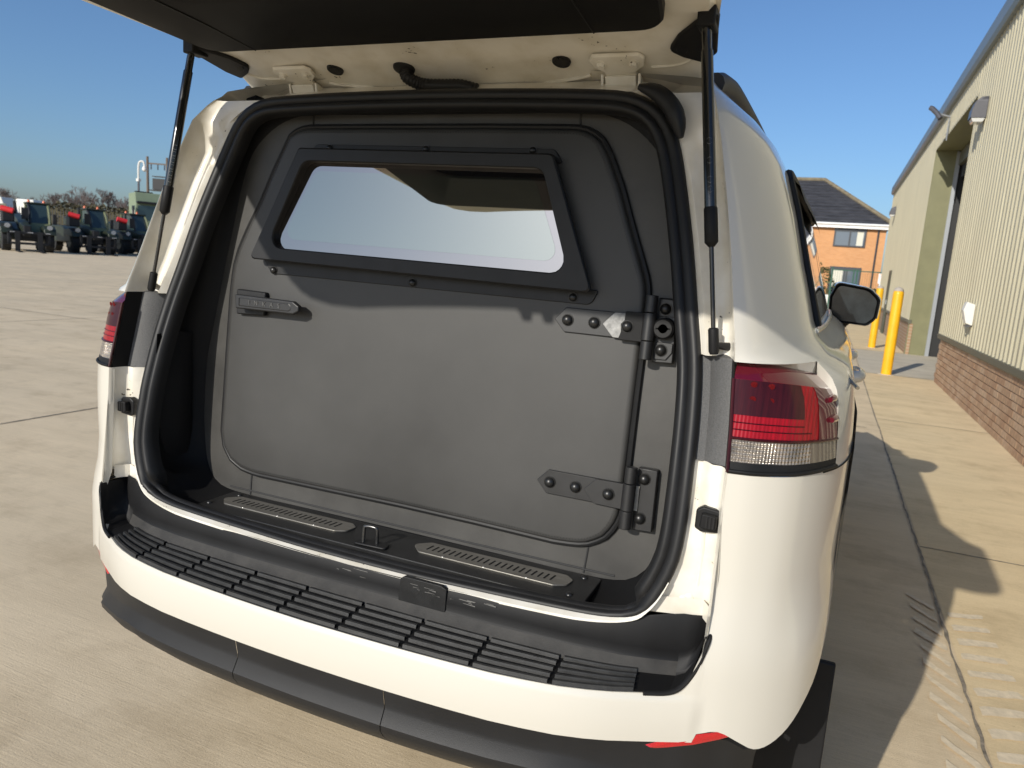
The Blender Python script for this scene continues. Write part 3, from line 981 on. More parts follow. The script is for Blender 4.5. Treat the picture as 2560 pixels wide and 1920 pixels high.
# ---- sill: plastic floor, scuff plates, striker
sp_ = MB().prism(rpoly([(-.505, 1.325), (.505, 1.325), (.505, 1.462), (-.505, 1.462)], .008, 4), lambda x, y: (x, y, .800), lambda x, y: (x, y, .811))
sill = part(sp_, 'sill_plate', step_m, bevel=.002)
for (xa, xb) in ((-.482, -.088), (.078, .456)):
    pl = MB()
    pl.prism(rpoly([(xa, 1.402), (xa+.03, 1.432), (xb-.02, 1.432), (xb, 1.415), (xb-.005, 1.385), (xb-.03, 1.370), (xa+.03, 1.370)], .012, 4), lambda x, y: (x, y, .811), lambda x, y: (x, y, .8145))
    plo = part(pl, 'scuff_plate', steel_br, sill, bevel=.0008)
    n = 22
    for k in range(n):
        x = xa+.042+(xb-xa-.084)*k/(n-1)
        part(MB().prism(rpoly([(x-.0036, 1.389), (x-.0006, 1.416), (x+.0036, 1.416), (x+.0006, 1.389)], .0014, 3), lambda a, b: (a, b, .8141), lambda a, b: (a, b, .8149)), 'slot', black_matte, plo, smooth=0)
    for k in range(3):
        x = xa+.09+(xb-xa-.18)*k/2
        part(MB().dome((x, 1.3725, .8140), (0, -.3, 1), .003, .002, 8, 3), 'rivet', steel_sh, plo)
for x, y in ((-.49, 1.362), (-.47, 1.445), (.470, 1.447), (.468, 1.352)):
    part(MB().dome((x, y, .811), (0, 0, 1), .008, .005, 14, 4), 'sill_screw', bolt_m, sill)
sk = MB().tube(cr([(-.020, 1.345, .812), (-.0205, 1.348, .846), (-.015, 1.349, .853), (.006, 1.351, .853), (.011, 1.352, .846), (.0115, 1.353, .812)], 5), .0042, 10)
sko = part(sk, 'striker', mat('striker_steel', (.10, .10, .10), rough=.25, metal=.8), sill)
part(MB().prism(rpoly([(-.042, 1.332), (-.034, 1.362), (.036, 1.368), (.044, 1.338)], .008, 4), lambda x, y: (x, y, .8115), lambda x, y: (x, y, .8165)), 'striker_plate', rubber, sko, bevel=.002)

# ---- rear bumper
def yb(x):
    """plan of the bumper's upper edge"""
    return table([(0, 1.118), (.1, 1.119), (.2, 1.122), (.3, 1.127), (.4, 1.135), (.5, 1.150), (.55, 1.164), (.6, 1.182), (.65, 1.207), (.70, 1.232), (.74, 1.253), (.753, 1.259)], abs(x))[0]
lowplan = [(.753, 1.259), (.788, 1.274), (.822, 1.294), (.850, 1.315), (.876, 1.340), (.902, 1.372), (.923, 1.410), (.941, 1.465), (.953, 1.56), (.960, 1.74)]
highplan = [p_[:2] for p_ in plan(1.129)[:10]]
low3 = cr([(a, b, 0) for a, b in lowplan], 3); high3 = cr([(a, b, 0) for a, b in highplan], 3)
ZBK = [(v_.x, v_.y) for v_ in cr([(0, .655, 0), (1, .662, 0), (2, .642, 0), (3, .624, 0), (4, .628, 0), (5, .650, 0), (6, .685, 0), (7, .73, 0), (8, .80, 0), (9, .86, 0)], 3)]
cols = []
for x in (0, .06, .12, .183, .25, .32, .4, .46, .52, .57, .61, .65, .68, .70, .72, .735, .747):
    zt = table([(0, .728), (.70, .730), (.72, .743), (.735, .772), (.747, .812), (.753, .83)], x)[0]
    cols.append(('c', x, zt))
for k in range(len(low3)):
    if k == 0: cols.append(('k', 0, .862))
    cols.append(('k', k/3, 1.129))
def bump_pt(c, t, s):
    kind, v_, zt = c
    zb_ = .638 if kind == 'c' else table(ZBK, v_)[0]
    zm = max(.728, zb_+.05)
    z = zb_+(zm-zb_)*t/.5 if t <= .5 else zm+(zt-zm)*(t-.5)/.5
    if kind == 'c':
        x = v_
        y = yb(x) + (-.004*math.sin(math.pi*min(1, (z-.638)/.09)) if z < .728 else 0)
        ins = .004*max(0, min(1, (z-.722)/.006)) if zt < .75 else 0
        return Vector((x, y+ins, z))
    a, b = low3[round(v_*3)].to_2d(), high3[round(v_*3)].to_2d()
    u = min(1, max(0, (z-.78)/.14)); u = u*u*(3-2*u)
    q = a.lerp(b, u)
    if z > .95:
        ex, ey = table(EDGE, z)
        f_ = (1-v_/9)*min(1, (z-.95)/.1)
        q = Vector((q.x+(ex-highplan[0][0])*f_, q.y+(ey-highplan[0][1])*f_))
    return Vector((q.x, q.y, z))
TT = [0, .06, .14, .24, .34, .42, .47, .5, .54, .58, .63, .69, .76, .84, .92, 1.0]
bm_ = MB()
for s in (1, -1):
    mb = MB(s)
    rows = [[bump_pt(c, t, s) for c in cols] for t in TT]
    # folded lip under the step pad
    rows.append([q + Vector((-.0, .014, -.003)) if c[0] == 'c' else q + Vector((-.006, .012, 0)) for q, c in zip(rows[-1], cols)])
    mb.grid(rows)
    n0 = len(bm_.v); bm_.v += mb.v; bm_.f += [[i+n0 for i in f] for f in mb.f]
bumper = part(bm_, 'rear_bumper', paint, smooth=50)
# charcoal lower valance in three pieces (profile: y offset, z)
LOW = [(.012, .642), (.007, .637), (.011, .616), (.0150, .598), (.0138, .588), (.0005, .563), (.0030, .549), (.016, .530), (.034, .512), (.050, .496), (.08, .478), (.12, .468)]
def low_piece(xa, xb, s, wrap):
    mb = MB(s)
    pts = []
    n = 18 if wrap else 10
    for i in range(n+1):
        x = xa+(xb-xa)*i/n
        pts.append(Vector((x, yb(x), 0)))
    if wrap:
        pts += [Vector((a*.985+.0, b+.012, 0)) for a, b in lowplan[1:5]] + [Vector((.86, 1.40, 0))]
    rows = []
    for i, p_ in enumerate(pts):
        t = pts[min(i+1, len(pts)-1)]-pts[max(i-1, 0)]
        nrm = Vector((-t.y, t.x, 0)).normalized()
        lo_d = -.22*max(0, abs(p_.x)-.55); hi_d = -min(.03, 1.0*max(0, abs(p_.x)-.80))
        rows.append([Vector((p_.x, p_.y, z+(hi_d if z > .6 else lo_d+hi_d*.5))) + nrm*o for o, z in LOW])
    mb.grid(rows)
    return mb
for s in (1, -1):
    part(low_piece(.1845, .753, s, True), 'lower_valance', low_trim, bumper, smooth=28)
c_ = MB()
for s in (1, -1):
    q = low_piece(0, .1825, s, False)
    n0 = len(c_.v); c_.v += q.v; c_.f += [[i+n0 for i in f] for f in q.f]
part(c_, 'centre_valance', low_trim, bumper, smooth=28)
for s in (1, -1):
    # seam shadow strip behind the joint
    part(MB(s).grid([[(.180, yb(.18)+o+.004, z), (.187, yb(.18)+o+.004, z)] for o, z in LOW]), 'valance_joint', black_matte, bumper)
    rf_ = MB(s)
    up = [(.672, .630), (.71, .643), (.75, .652), (.79, .657), (.812, .651)]
    dn = [(.690, .624), (.71, .626), (.75, .632), (.79, .641), (.809, .647)]
    rows = [[(x, yb(min(.75, x))+max(0, x-.75)*.6+.003, z) for x, z in up], [(x, yb(min(.75, x))+max(0, x-.75)*.6+.000, z) for x, z in [((a[0]+b[0])/2, (a[1]+b[1])/2) for a, b in zip(up, dn)]], [(x, yb(min(.75, x))+max(0, x-.75)*.6+.003, z) for x, z in dn]]
    part(rf_.grid(rows), 'reflector', red_refl, bumper)

# step pad, nine cells of raised ribs
pad = MB()
SP = [(.006, .727), (.009, .7295), (.020, .7295), (.126, .7295), (.128, .7345), (.130, .7365), (.138, .744), (.143, .753)]
def yin(x):
    return table([(0, 1.262), (.3, 1.264), (.5, 1.272), (.60, 1.285), (.66, 1.302), (.70, 1.316)], abs(x))[0]
def ztop(x):
    return table([(0, .796), (.45, .803), (.55, .810), (.60, .824), (.645, .838), (.70, .846)], abs(x))[0]
def pad_row(x):
    base = yb(x)
    d = yin(x)-base
    return [(x, base+o/.149*d if o > .02 else base+o, z) for o, z in SP]
def riser_row(x):
    q = pad_row(x)[-1]
    return [q, (x, q[1]+.0025, q[2]+.004), (x, yin(x)-.003, q[2]+.02), (x, yin(x), ztop(x)-.003), (x, yin(x)+.002, ztop(x))]
xs_ = [-.70+.035*i for i in range(41)]
pad.grid([pad_row(x)[:4] for x in xs_])
pado = part(pad, 'step_pad', black_pl, smooth=30)
dust_pl = mat('dusty_step_plastic', (.036, .034, .031), rough=.75, vary=.5, vscale=18, bump=.25, bscale=1200)
part(MB().grid([pad_row(x)[3:] for x in xs_]), 'step_ledge', dust_pl, pado, smooth=50)
part(MB().grid([riser_row(x) for x in xs_]), 'step_riser', black_pl, pado, smooth=50)
for s in (1, -1):
    # end cheeks of the step
    r0 = pad_row(.70)+riser_row(.70)[1:]
    rows = [[(q[0]*s, q[1], q[2]) for q in r0]]
    for dx, k in ((.016, .18), (.03, .45), (.042, .8), (.047, 1.0)):
        rows.append([(s*(.70+dx), q[1]+k*.022, q[2]+(max(.836, q[2])-q[2])*k**1.5) for q in r0])
    rows.append([(s*.7525, q[1]+.022, max(.838, q[2])) for q in r0])
    part(MB().grid(rows), 'step_cheek', black_pl, pado, smooth=50)
    part(MB(s).tube(cr([(.66, 1.214, .7305), (.70, 1.234, .7325), (.722, 1.246, .747), (.741, 1.257, .782), (.7535, 1.266, .828), (.7535, 1.285, .842), (.748, 1.318, .846)], 4), .0045, 8), 'step_lip', black_pl, pado)
rib_m = mat('sunlit_rib_plastic', (.026, .026, .0255), rough=.45, spec=.5, vary=.4, vscale=30, bump=.2, bscale=1200)  # worn rib plastic, lightened to paint in the sun on its tops
div = [-.648, -.505, -.358, -.215, -.072, .072, .215, .358, .505, .648]
for i in range(9):
    xa, xb = div[i]+.0035, div[i+1]-.0055
    for k in range(5):
        fy = .0125+k*.0272
        mb = MB()
        n = 5
        rows = []
        for j in range(n):
            x = xa+(xb-xa)*j/(n-1)
            sk_ = -.0022*k
            d = (yin(x)-yb(x))/.149 if k else 1
            y = yb(x)+fy*d
            e = 1
            rows.append([(x+sk_, y-.0046, .7298), (x+sk_, y-.0029, .7298+.0068*e), (x+sk_, y+.0029, .7298+.0068*e), (x+sk_, y+.0046, .7298)])
        mb.grid(rows)
        part(mb, 'rib', rib_m, pado, smooth=30)
# cover flap in the riser
part(MB().prism(rpoly([(.130, .752), (.133, .800), (.142, .806), (.228, .806), (.240, .800), (.240, .752)], .002, 3), lambda x, z: (x, yin(x)+.004, z), lambda x, z: (x, yin(x)-.0065, z)), 'cover_flap', step_m, pado, bevel=.001)
# pale scrapes where loads were dragged over the riser
sc = MB()
for i in range(24):
    x = random.choice((random.gauss(.02, .09), random.gauss(.30, .06), random.gauss(.19, .03)))
    if abs(x) > .6: continue
    L_, h_ = random.uniform(.004, .028), random.uniform(.0005, .0014)
    z = ztop(x)-random.uniform(.003, .020)
    off = .0072 if .13 < x < .24 else .0016
    yy = yin(x)-off-(ztop(x)-z)*.09
    sc.add([(x, yy, z), (x+L_, yy, z+random.uniform(-.0015, .0015)), (x+L_, yy, z+h_), (x, yy, z+h_)], [(0, 1, 2, 3)])
part(sc, 'scrape_marks', mat('scraped_plastic', (.15, .145, .135), rough=.9), pado, smooth=0)['kind'] = 'stuff'
# painted lip between riser and seal
rows = []
for q in seal_r:
    if q.x <= .668 and q.z < .93:
        k = 1 if q.x < .5 else max(.0, 1-(q.x-.5)/.17)
        rows.append([(q.x+.004*(1-k), q.y-.013*k-.006, q.z-.0045*k-.004), (q.x+.004*(1-k), q.y-.0125*k-.006, q.z-.0015*k-.002), (q.x, q.y-.004, q.z+.001), (q.x-.002, q.y+.008, q.z-.006)])
lipm = MB()
for s in (1, -1):
    lipm.grid([[(p_[0]*s, p_[1], p_[2]) for p_ in r_] for r_ in rows])
part(lipm, 'painted_lip', paint_lifted)
for s in (1, -1):
    rows = []
    for i in range(9):
        t = i/8
        z = .842+.033*t
        sp = seal_at(max(.832, z))
        rows.append([(sp.x-.008, sp.y+.006, z), (.69, 1.318, z), (.73, 1.332, z), (.748, 1.30, z)])
    part(MB(s).grid(rows), 'jamb_foot', paint_lifted)

# ---- raised tailgate
HWT = [(.10, .56), (.12, .64), (.16, .70), (.22, .722), (.32, .735), (.64, .762), (.95, .775), (1.0, .735), (1.03, .715), (1.2, .675), (1.39, .632), (1.5, .612), (1.60, .588), (1.66, .55)]
ZIN = [(1.38, 1.921), (1.42, 1.916), (1.48, 1.905), (1.548, 1.884), (1.60, 1.862), (1.66, 1.838)]
def zin(y):
    return 1.921+(1.38-y)*.08 if y < 1.38 else table(ZIN, y)[0]
def bow(x, y): return y + max(0, (.5-y)/.4)*(.12*(1-min(1, abs(x)/.70)**1.6)-.07)
tys = [.10, .12, .16, .22, .32, .45, .65, .8, .95, 1.0, 1.03, 1.165, 1.25, 1.33, 1.38, 1.42, 1.48, 1.52, 1.548, 1.58, 1.60, 1.63, 1.66]
fx = [-1, -.985, -.95, -.85, -.72, -.60, -.3, 0, .3, .60, .72, .85, .95, .985, 1]
def hole(i, j):
    return .65 <= tys[i] and tys[i+1] <= 1.165 and 5 <= j <= 8
def press(x, y):
    """pressed relief of the inner sheet near the hinges"""
    if y < 1.40: return 0
    return -.006*math.exp(-((y-1.50)/.03)**2)*(1 if abs(x) < .34 else .3) + .004*math.exp(-((abs(x)-.36)/.05)**2)
fxd = []
for a, b in zip(fx, fx[1:]):
    fxd += [a, (a+b)/2]
fxd.append(1)
rows = []
for y in tys:
    hw = table(HWT, y)[0]
    rows.append([(hw*f, bow(hw*f, y), zin(y)+press(hw*f, y)+(.012 if abs(f) > .98 else 0)) for f in fxd])
tg = MB()
tg.grid(rows, skip=lambda i, j: hole(i, j//2))
skin = []
for y in tys:
    hw = table(HWT, y)[0]
    skin.append([(hw*f, bow(hw*f, y), zin(y)+.075-.05*abs(f)**6-(.05*max(0, (y-1.5)/.16))) for f in fxd])
tg.grid(skin, skip=lambda i, j: hole(i, j//2))
for k in (0, -1):
    tg.grid([[r_[k] for r_ in rows], [r_[k] for r_ in skin]])
    tg.grid([rows[k], skin[k]])
tailgate = part(tg, 'tailgate', paint_lifted, smooth=45)
def ztr(y): return 1.892+(1.40-y)*.08
OUTT = rpoly([(-.535, 1.405), (.535, 1.405), (.70, .25), (-.70, .25)], [.05, .05, .06, .06], 7)
INT = rpoly([(-.40, 1.165), (.40, 1.165), (.46, .65), (-.46, .65)], [.10, .10, .08, .08], 7)
def shr(p_, k): return (p_[0]*k, .85+(p_[1]-.85)*k)
rows = [[(x, y, zin(y)-.001) for x, y in OUTT], [(x, y, ztr(y)+.006) for x, y in OUTT], [(*shr((x, y), .992), ztr(y)) for x, y in OUTT],
        [(*shr((x, y), 1.03), ztr(y)+.001) for x, y in INT], [(x, y, ztr(y)+.008) for x, y in INT], [(x, y, zin(y)+.03) for x, y in INT]]
tt = MB().grid(rows, closed_u=True)
tto = part(tt, 'tailgate_trim', black_matte, tailgate, smooth=35)
part(MB().tube([(.402, 1.402, ztr(1.402)), (.405, 1.25, ztr(1.25)), (.43, 1.0, ztr(1.0))], .0016, 6), 'trim_joint', rubber, tto)
part(MB().tube([(-.402, 1.402, ztr(1.402)), (-.405, 1.25, ztr(1.25)), (-.43, 1.0, ztr(1.0))], .0016, 6), 'trim_joint', rubber, tto)
gg = MB(); gg.grid([[(x, y, zin(y)+.028) for x in (-.47, -.2, .2, .47)] for y in (.64, .9, 1.17)])
gw = part(gg, 'tailgate_window', privacy, tailgate)
for k in range(9):
    y = 1.14-k*.055
    part(MB().tube([(-.44, y, zin(y)+.027), (.44, y, zin(y)+.027)], .0008, 4), 'heater_line', rubber, gw)
lt_ = MB()
lt_.box((-.03, .32, ztr(.32)-.012), (.10, .09, .03))
lt_.box((-.055, .29, ztr(.29)-.03), (.022, .03, .035)); lt_.box((-.005, .29, ztr(.29)-.03), (.022, .03, .035))
part(lt_, 'tailgate_latch', black_pl, tailgate, bevel=.003)
for s in (1, -1):
    # painted hinges, each with two bolts
    def hm(x, y, d=0.0): return (x, y, zin(y)-d)
    mb = MB(s)
    pl_ = rpoly([(.352, 1.535), (.362, 1.522), (.458, 1.522), (.468, 1.535), (.464, 1.556), (.444, 1.572), (.444, 1.600), (.376, 1.600), (.376, 1.572), (.356, 1.556)], .004, 3)
    mb.prism(pl_, lambda x, y: hm(x, y, .002), lambda x, y: hm(x, y, .010))
    mb.box((.410, 1.598, 1.842), (.066, .03, .05), rx=R(28))
    ho = part(mb, 'tailgate_hinge', paint_lifted, tailgate, bevel=.002)
    for x in (.376, .444):
        c = Vector(hm(x, 1.545, .010))
        b2 = MB(s)
        nn = Vector((0, -.33, -1)).normalized()
        b2.cyl(c, c+nn*.003, .0115, .0115, 16)
        b2.cyl(c+nn*.003, c+nn*.010, .0085, .0075, 6)
        part(b2, 'hinge_bolt', paint_lifted, ho)
    for x in (.370, .450):
        part(MB(s).prism([(1.575, 1.862), (1.602, 1.858), (1.612, 1.815), (1.588, 1.812)], lambda a, b, x=x: (x-.003, a, b), lambda a, b, x=x: (x+.003, a, b)), 'hinge_ear', paint_lifted, ho, bevel=.001)
    # blanking plugs
    c = Vector(hm(.288, 1.545, .001)); nn = Vector((0, -.36, -1)).normalized()
    pg = MB(s).tube([c, c+nn*.004, c+nn*.005, c+nn*.002], [.0205, .0195, .014, .012], 20)
    part(pg, 'blanking_plug', rubber, tailgate)
    # pressed bead across the sheet
    part(MB(s).tube(cr([hm(.34, 1.592, .0), hm(.30, 1.600, .001), hm(.2, 1.615, .001)], 4), .004, 6), 'pressed_bead', paint_lifted, tailgate)
    part(MB(s).tube(cr([hm(.475, 1.573, .0), hm(.53, 1.569, .0), hm(.565, 1.55, .0), hm(.585, 1.53, .0)], 4), .0035, 6), 'pressed_bead', paint_lifted, tailgate)
    # black bracket at the strut
    br = MB(s)
    br.prism(rpoly([(.520, 1.512), (.545, 1.470), (.60, 1.405), (.628, 1.41), (.612, 1.525), (.585, 1.555), (.545, 1.535)], [.015, .02, .006, .006, .006, .006, .02], 4), lambda x, y: (x, y, zin(y)-.001), lambda x, y: (x, y, zin(y)-.010))
    br.box((.607, 1.425, 1.912), (.032, .05, .035))
    bro = part(br, 'strut_bracket', black_pl, tailgate, bevel=.003)
    part(MB(s).tube([(.548, 1.508, zin(1.508)-.010), (.548, 1.507, zin(1.508)-.0115)], [.011, .010], 16), 'bracket_clip', rubber, bro)
# ribbed cable sleeve
gr = MB()
c = Vector((-.098, 1.548, zin(1.548)-.001)); nn = Vector((0, -.36, -1)).normalized()
gr.tube([c, c+nn*.006, c+nn*.012], [.026, .025, .014], 20)
path = cr([c+nn*.008+Vector((.004, 0, 0)), c+nn*.026+Vector((.014, .006, 0)), (-.055, 1.563, 1.848), (-.01, 1.57, 1.846), (.035, 1.575, 1.846), (.075, 1.585, 1.838)], 10)
gr.tube(path, [.0135+(.0016 if i % 2 else 0) for i in range(len(path))], 12)
part(gr, 'cable_sleeve', rubber, tailgate)

# ---- gas struts
strut_m = mat('strut_black', (.012, .013, .012), rough=.22, coat=.5)
rod_m = mat('strut_rod', (.05, .048, .045), rough=.25, metal=.6)
mark_m = mat('strut_marking', (.25, .25, .24), rough=.6)
for s in (1, -1):
    T, B = Vector((.607, 1.412, 1.898)), Vector((.690, 1.368, 1.339))
    d = B-T
    def sp2(t): return T+d*t
    stm = MB(s).tube([sp2(.0), sp2(.02), sp2(.03), sp2(.075), sp2(.08), sp2(.585)], [.007, .0088, .0088, .0088, .0108, .0108], 16)
    sto = part(stm, 'gas_strut', strut_m)
    part(MB(s).tube([sp2(.565), sp2(.57), sp2(.675), sp2(.68), sp2(.69)], [.0108, .0122, .0122, .010, .005], 16), 'strut_collar', black_pl, sto)
    part(MB(s).tube([sp2(.68), sp2(.96)], .0042, 10), 'strut_rod', rod_m, sto)
    part(MB(s).tube([sp2(.945), sp2(.95), sp2(1.02), sp2(1.03)], [.007, .0095, .0095, .007], 12), 'strut_socket', black_pl, sto)
    part(MB(s).cyl(B+Vector((.004, .0, 0)), B+Vector((.024, .022, -.002)), .006, .008, 10), 'ball_stud', rubber, sto)
    mp_ = MB(s).prism(rpoly([(.682, 1.362), (.705, 1.372), (.716, 1.350), (.716, 1.315), (.702, 1.298), (.682, 1.300)], .006, 4), lambda x, z: (x, 1.425-(z-1.33)*.1, z), lambda x, z: (x, 1.412-(z-1.33)*.1, z))
    mo_ = part(mp_, 'strut_mount', rubber, bevel=.003)
    if s < 0:
        part(MB(s).prism([(.690, 1.352), (.640, 1.366), (.636, 1.345), (.655, 1.305), (.690, 1.315)], lambda x, z: (x, 1.43, z), lambda x, z: (x, 1.412, z)), 'mount_plate', rubber, mo_, bevel=.003)
    part(MB(s).cyl((.695, 1.412, 1.312), (.695, 1.404, 1.312), .0075, .0075, 6), 'mount_bolt', bolt_m, mo_)
    # small printed rings along the tube
    for k in range(6):
        t = .40+.028*k if s < 0 else .36+.03*k
        c = sp2(t)
        vdir = (Vector((.872, 0, 1.46))-Vector((c.x*s, c.y, c.z))).normalized()
        vd = Vector((vdir.x*s, vdir.y, 0)).normalized()
        if s > 0 and k in (1, 3): continue
        side_ = vd.cross(d.normalized()).normalized()
        pc = c+vd*.0107
        ringp = [pc+side_*.0048*math.cos(a*math.pi/6)+d.normalized()*.0055*math.sin(a*math.pi/6)-vd*(.0016*math.cos(a*math.pi/6)**2) for a in range(12)]
        part(MB(s).tube(ringp, .00035, 4, closed=True), 'printed_mark', mark_m, sto)

# ================================================================== WAREHOUSE
WX = 2.64
clad = mat('beige_cladding', (.46, .42, .295), rough=.5, vary=.10, vscale=2.0, stretch=(1, 3, .3))
olive = mat('olive_steel', (.175, .17, .085), rough=.5, vary=.12, vscale=3)
dk_olive = mat('dark_olive_flashing', (.10, .098, .066), rough=.5)
gut_m = mat('grey_gutter', (.16, .19, .215), rough=.4, vary=.1, vscale=3)
mortar = mat('mortar', (.44, .35, .25), rough=.95, vary=.15, vscale=20)
door_dk = mat('unlit_doorway', (.012, .013, .014), rough=.5)  # near-black colour stands in for the shade inside the doorway
galv = mat('galvanised', (.36, .38, .40), rough=.4, metal=.5)
wh = empty('warehouse', (WX, 15, 0))
tag(wh, 'long warehouse with beige ribbed cladding, brick plinth and a deep olive doorway', 'warehouse')
def wpart(mb, name, m_, parent=None, **k):
    mb.v = [(a-WX, b-15, c) for a, b, c in mb.v]
    return mb.build(name, m_, parent or wh, **k)
def cladding(y0, y1, z0, z1, pitch=.20):
    mb = MB(); rows = [[], []]
    y = y0
    while y < y1-1e-6:
        for dy, dx in ((0, 0), (.085, 0), (.105, -.032), (.18, -.032)):
            yy = min(y1, y+dy*pitch/.2)
            rows[0].append((WX+dx, yy, z0)); rows[1].append((WX+dx, yy, z1))
        y += pitch
    rows[0].append((WX, y1, z0)); rows[1].append((WX, y1, z1))
    return mb.grid(rows)
wpart(cladding(2.0, 14.25, .80, 5.16), 'wall_cladding', clad, smooth=0)
wpart(cladding(19.62, 33.3, .80, 5.16), 'wall_cladding', clad, smooth=0)
wpart(cladding(14.25, 19.62, 4.62, 5.16), 'wall_cladding', clad, smooth=0)
for y0, y1 in ((2.0, 14.27), (19.6, 33.3)):
    wpart(MB().prism([(WX-.045, .80), (WX+.03, .815), (WX+.03, .715), (WX-.030, .715), (WX-.045, .735)], lambda x, z: (x, y0, z), lambda x, z: (x, y1, z)), 'plinth_flashing', dk_olive, smooth=0)
gt = MB().prism([(WX-.12, 5.41), (WX+.05, 5.41), (WX+.05, 5.14), (WX-.09, 5.14), (WX-.12, 5.20)], lambda x, z: (x, 2.0, z), lambda x, z: (x, 33.4, z))
wpart(gt, 'gutter', gut_m, smooth=0)
wpart(MB().grid([[(WX+.05, 2, 5.39), (WX+.05, 33.3, 5.39)], [(WX+9, 2, 6.3), (WX+9, 33.3, 6.3)], [(WX+18, 2, 5.39), (WX+18, 33.3, 5.39)]]), 'roof', gut_m, smooth=0)
wpart(MB().grid([[(WX, 33.3, 0), (WX, 33.3, 5.3)], [(WX+18, 33.3, 0), (WX+18, 33.3, 5.3)]]), 'end_wall', clad, smooth=0)
wpart(MB().grid([[(WX, 2.0, 0), (WX, 2.0, 5.3)], [(WX+18, 2.0, 0), (WX+18, 2.0, 5.3)]]), 'end_wall', clad, smooth=0)
# deep doorway: olive reveals, soffit, shutter, near-black walls painting the unlit inside, galvanised guides
wpart(MB().box((WX+.19, 19.66, 2.31), (.42, .07, 4.62)), 'door_reveal', olive, smooth=0)
wpart(MB().box((WX+.9, 19.70, 2.31), (.92, .07, 4.62)), 'inner_wall', door_dk, smooth=0)
wpart(MB().box((WX+.32, 14.22, 2.31), (.62, .05, 4.62)), 'door_reveal', olive, smooth=0)
wpart(MB().box((WX+.25, 16.94, 4.645), (.55, 5.4, .05)), 'door_soffit', olive, smooth=0)
wpart(MB().box((WX+1.3, 16.94, 2.3), (.04, 5.4, 4.6)), 'inner_wall', door_dk, smooth=0)
wpart(MB().box((WX+.95, 16.94, 4.60), (.75, 5.4, .05)), 'inner_ceiling', door_dk, smooth=0)
wpart(MB().box((WX+.55, 16.94, 4.30), (.04, 5.2, .55)), 'roller_shutter', door_dk, smooth=0)
wpart(MB().box((WX+.44, 19.60, 2.3), (.08, .06, 4.6)), 'shutter_guide', galv, smooth=0)
wpart(MB().box((WX+.44, 14.28, 2.3), (.08, .06, 4.6)), 'shutter_guide', galv, smooth=0)
wpart(MB().box((WX+.55, 16.94, 4.45), (.2, 5.2, .3)), 'shutter_box', dk_olive, smooth=0)
# small personnel door in the far wall
dd = wpart(MB().box((WX-.035, 28.2, 1.05), (.03, 1.0, 2.1)), 'side_door', mat('dark_green_door', (.05, .06, .035), rough=.5), smooth=0)
wpart(MB().box((WX-.06, 27.85, 1.05), (.03, .03, .14)), 'door_handle', galv, dd, smooth=0)
# brick plinth: every brick near the camera is a piece
bm1 = [mat('brick_%s' % n, c, rough=.9, vary=.18, vscale=14, bump=.4, bscale=120) for n, c in (('tan', (.42, .265, .155)), ('buff', (.46, .30, .18)), ('rust', (.39, .235, .135)), ('pale', (.49, .335, .21)))]
pln = wpart(MB().box((WX+.035, 10.3, .36), (.05, 7.9, .72)), 'brick_plinth', mortar, smooth=0)
def brick_mesh(m_):
    mb = MB().box((0, 0, 0), (.022, .215, .068))
    o = mb.build('brick', m_, smooth=0)
    me = o.data
    bpy.data.objects.remove(o)
    return me
bmesh_ = [brick_mesh(m_) for m_ in bm1]
cnt = 0
for r_ in range(9):
    for k in range(33):
        y = 6.62+k*.2265+(.113 if r_ % 2 else 0)+.1
        if y > 14.12: continue
        o = bpy.data.objects.new('brick', random.choice(bmesh_))
        col.objects.link(o)
        o.parent = pln
        o.location = (.004+random.uniform(-.0015, .0015), y-15, .040+r_*.0795)
        cnt += 1
# brickwork farther off or behind the frame, in the material
def brick_mat(name, c1, c2, mort, sx):
    M = bpy.data.materials.new(name); M.use_nodes = True
    nt = M.node_tree; N, L = nt.nodes, nt.links
    b = N['Principled BSDF']; b.inputs['Roughness'].default_value = .9
    tc = N.new('ShaderNodeTexCoord'); mp = N.new('ShaderNodeMapping'); mp.inputs['Rotation'].default_value = sx
    L.new(tc.outputs['Object'], mp.inputs[0])
    t = N.new('ShaderNodeTexBrick')
    t.inputs['Color1'].default_value = (*c1, 1); t.inputs['Color2'].default_value = (*c2, 1); t.inputs['Mortar'].default_value = (*mort, 1)
    t.inputs['Scale'].default_value = 1.0; t.inputs['Mortar Size'].default_value = .008
    t.inputs['Brick Width'].default_value = .225; t.inputs['Row Height'].default_value = .075
    L.new(mp.outputs[0], t.inputs[0])
    n = N.new('ShaderNodeTexNoise'); n.inputs['Scale'].default_value = .9; n.inputs['Detail'].default_value = 6
    L.new(tc.outputs['Object'], n.inputs[0])
    r_ = N.new('ShaderNodeValToRGB'); r_.color_ramp.elements[0].color = (.84, .82, .8, 1); r_.color_ramp.elements[1].color = (1.08, 1.06, 1.04, 1)
    L.new(n.outputs['Fac'], r_.inputs[0])
    mx = N.new('ShaderNodeMix'); mx.data_type = 'RGBA'; mx.blend_type = 'MULTIPLY'; mx.inputs[0].default_value = 1
    L.new(t.outputs[0], mx.inputs[6]); L.new(r_.outputs[0], mx.inputs[7]); L.new(mx.outputs[2], b.inputs['Base Color'])
    return M
br_side = brick_mat('plinth_brickwork', (.34, .215, .125), (.38, .25, .15), (.42, .36, .28), (0, R(90), R(90)))
wpart(MB().box((WX+.035, 26.45, .36), (.07, 13.7, .72)), 'brick_plinth', br_side, smooth=0)
wpart(MB().box((WX+.035, 4.15, .36), (.07, 4.4, .72)), 'brick_plinth', br_side, smooth=0)

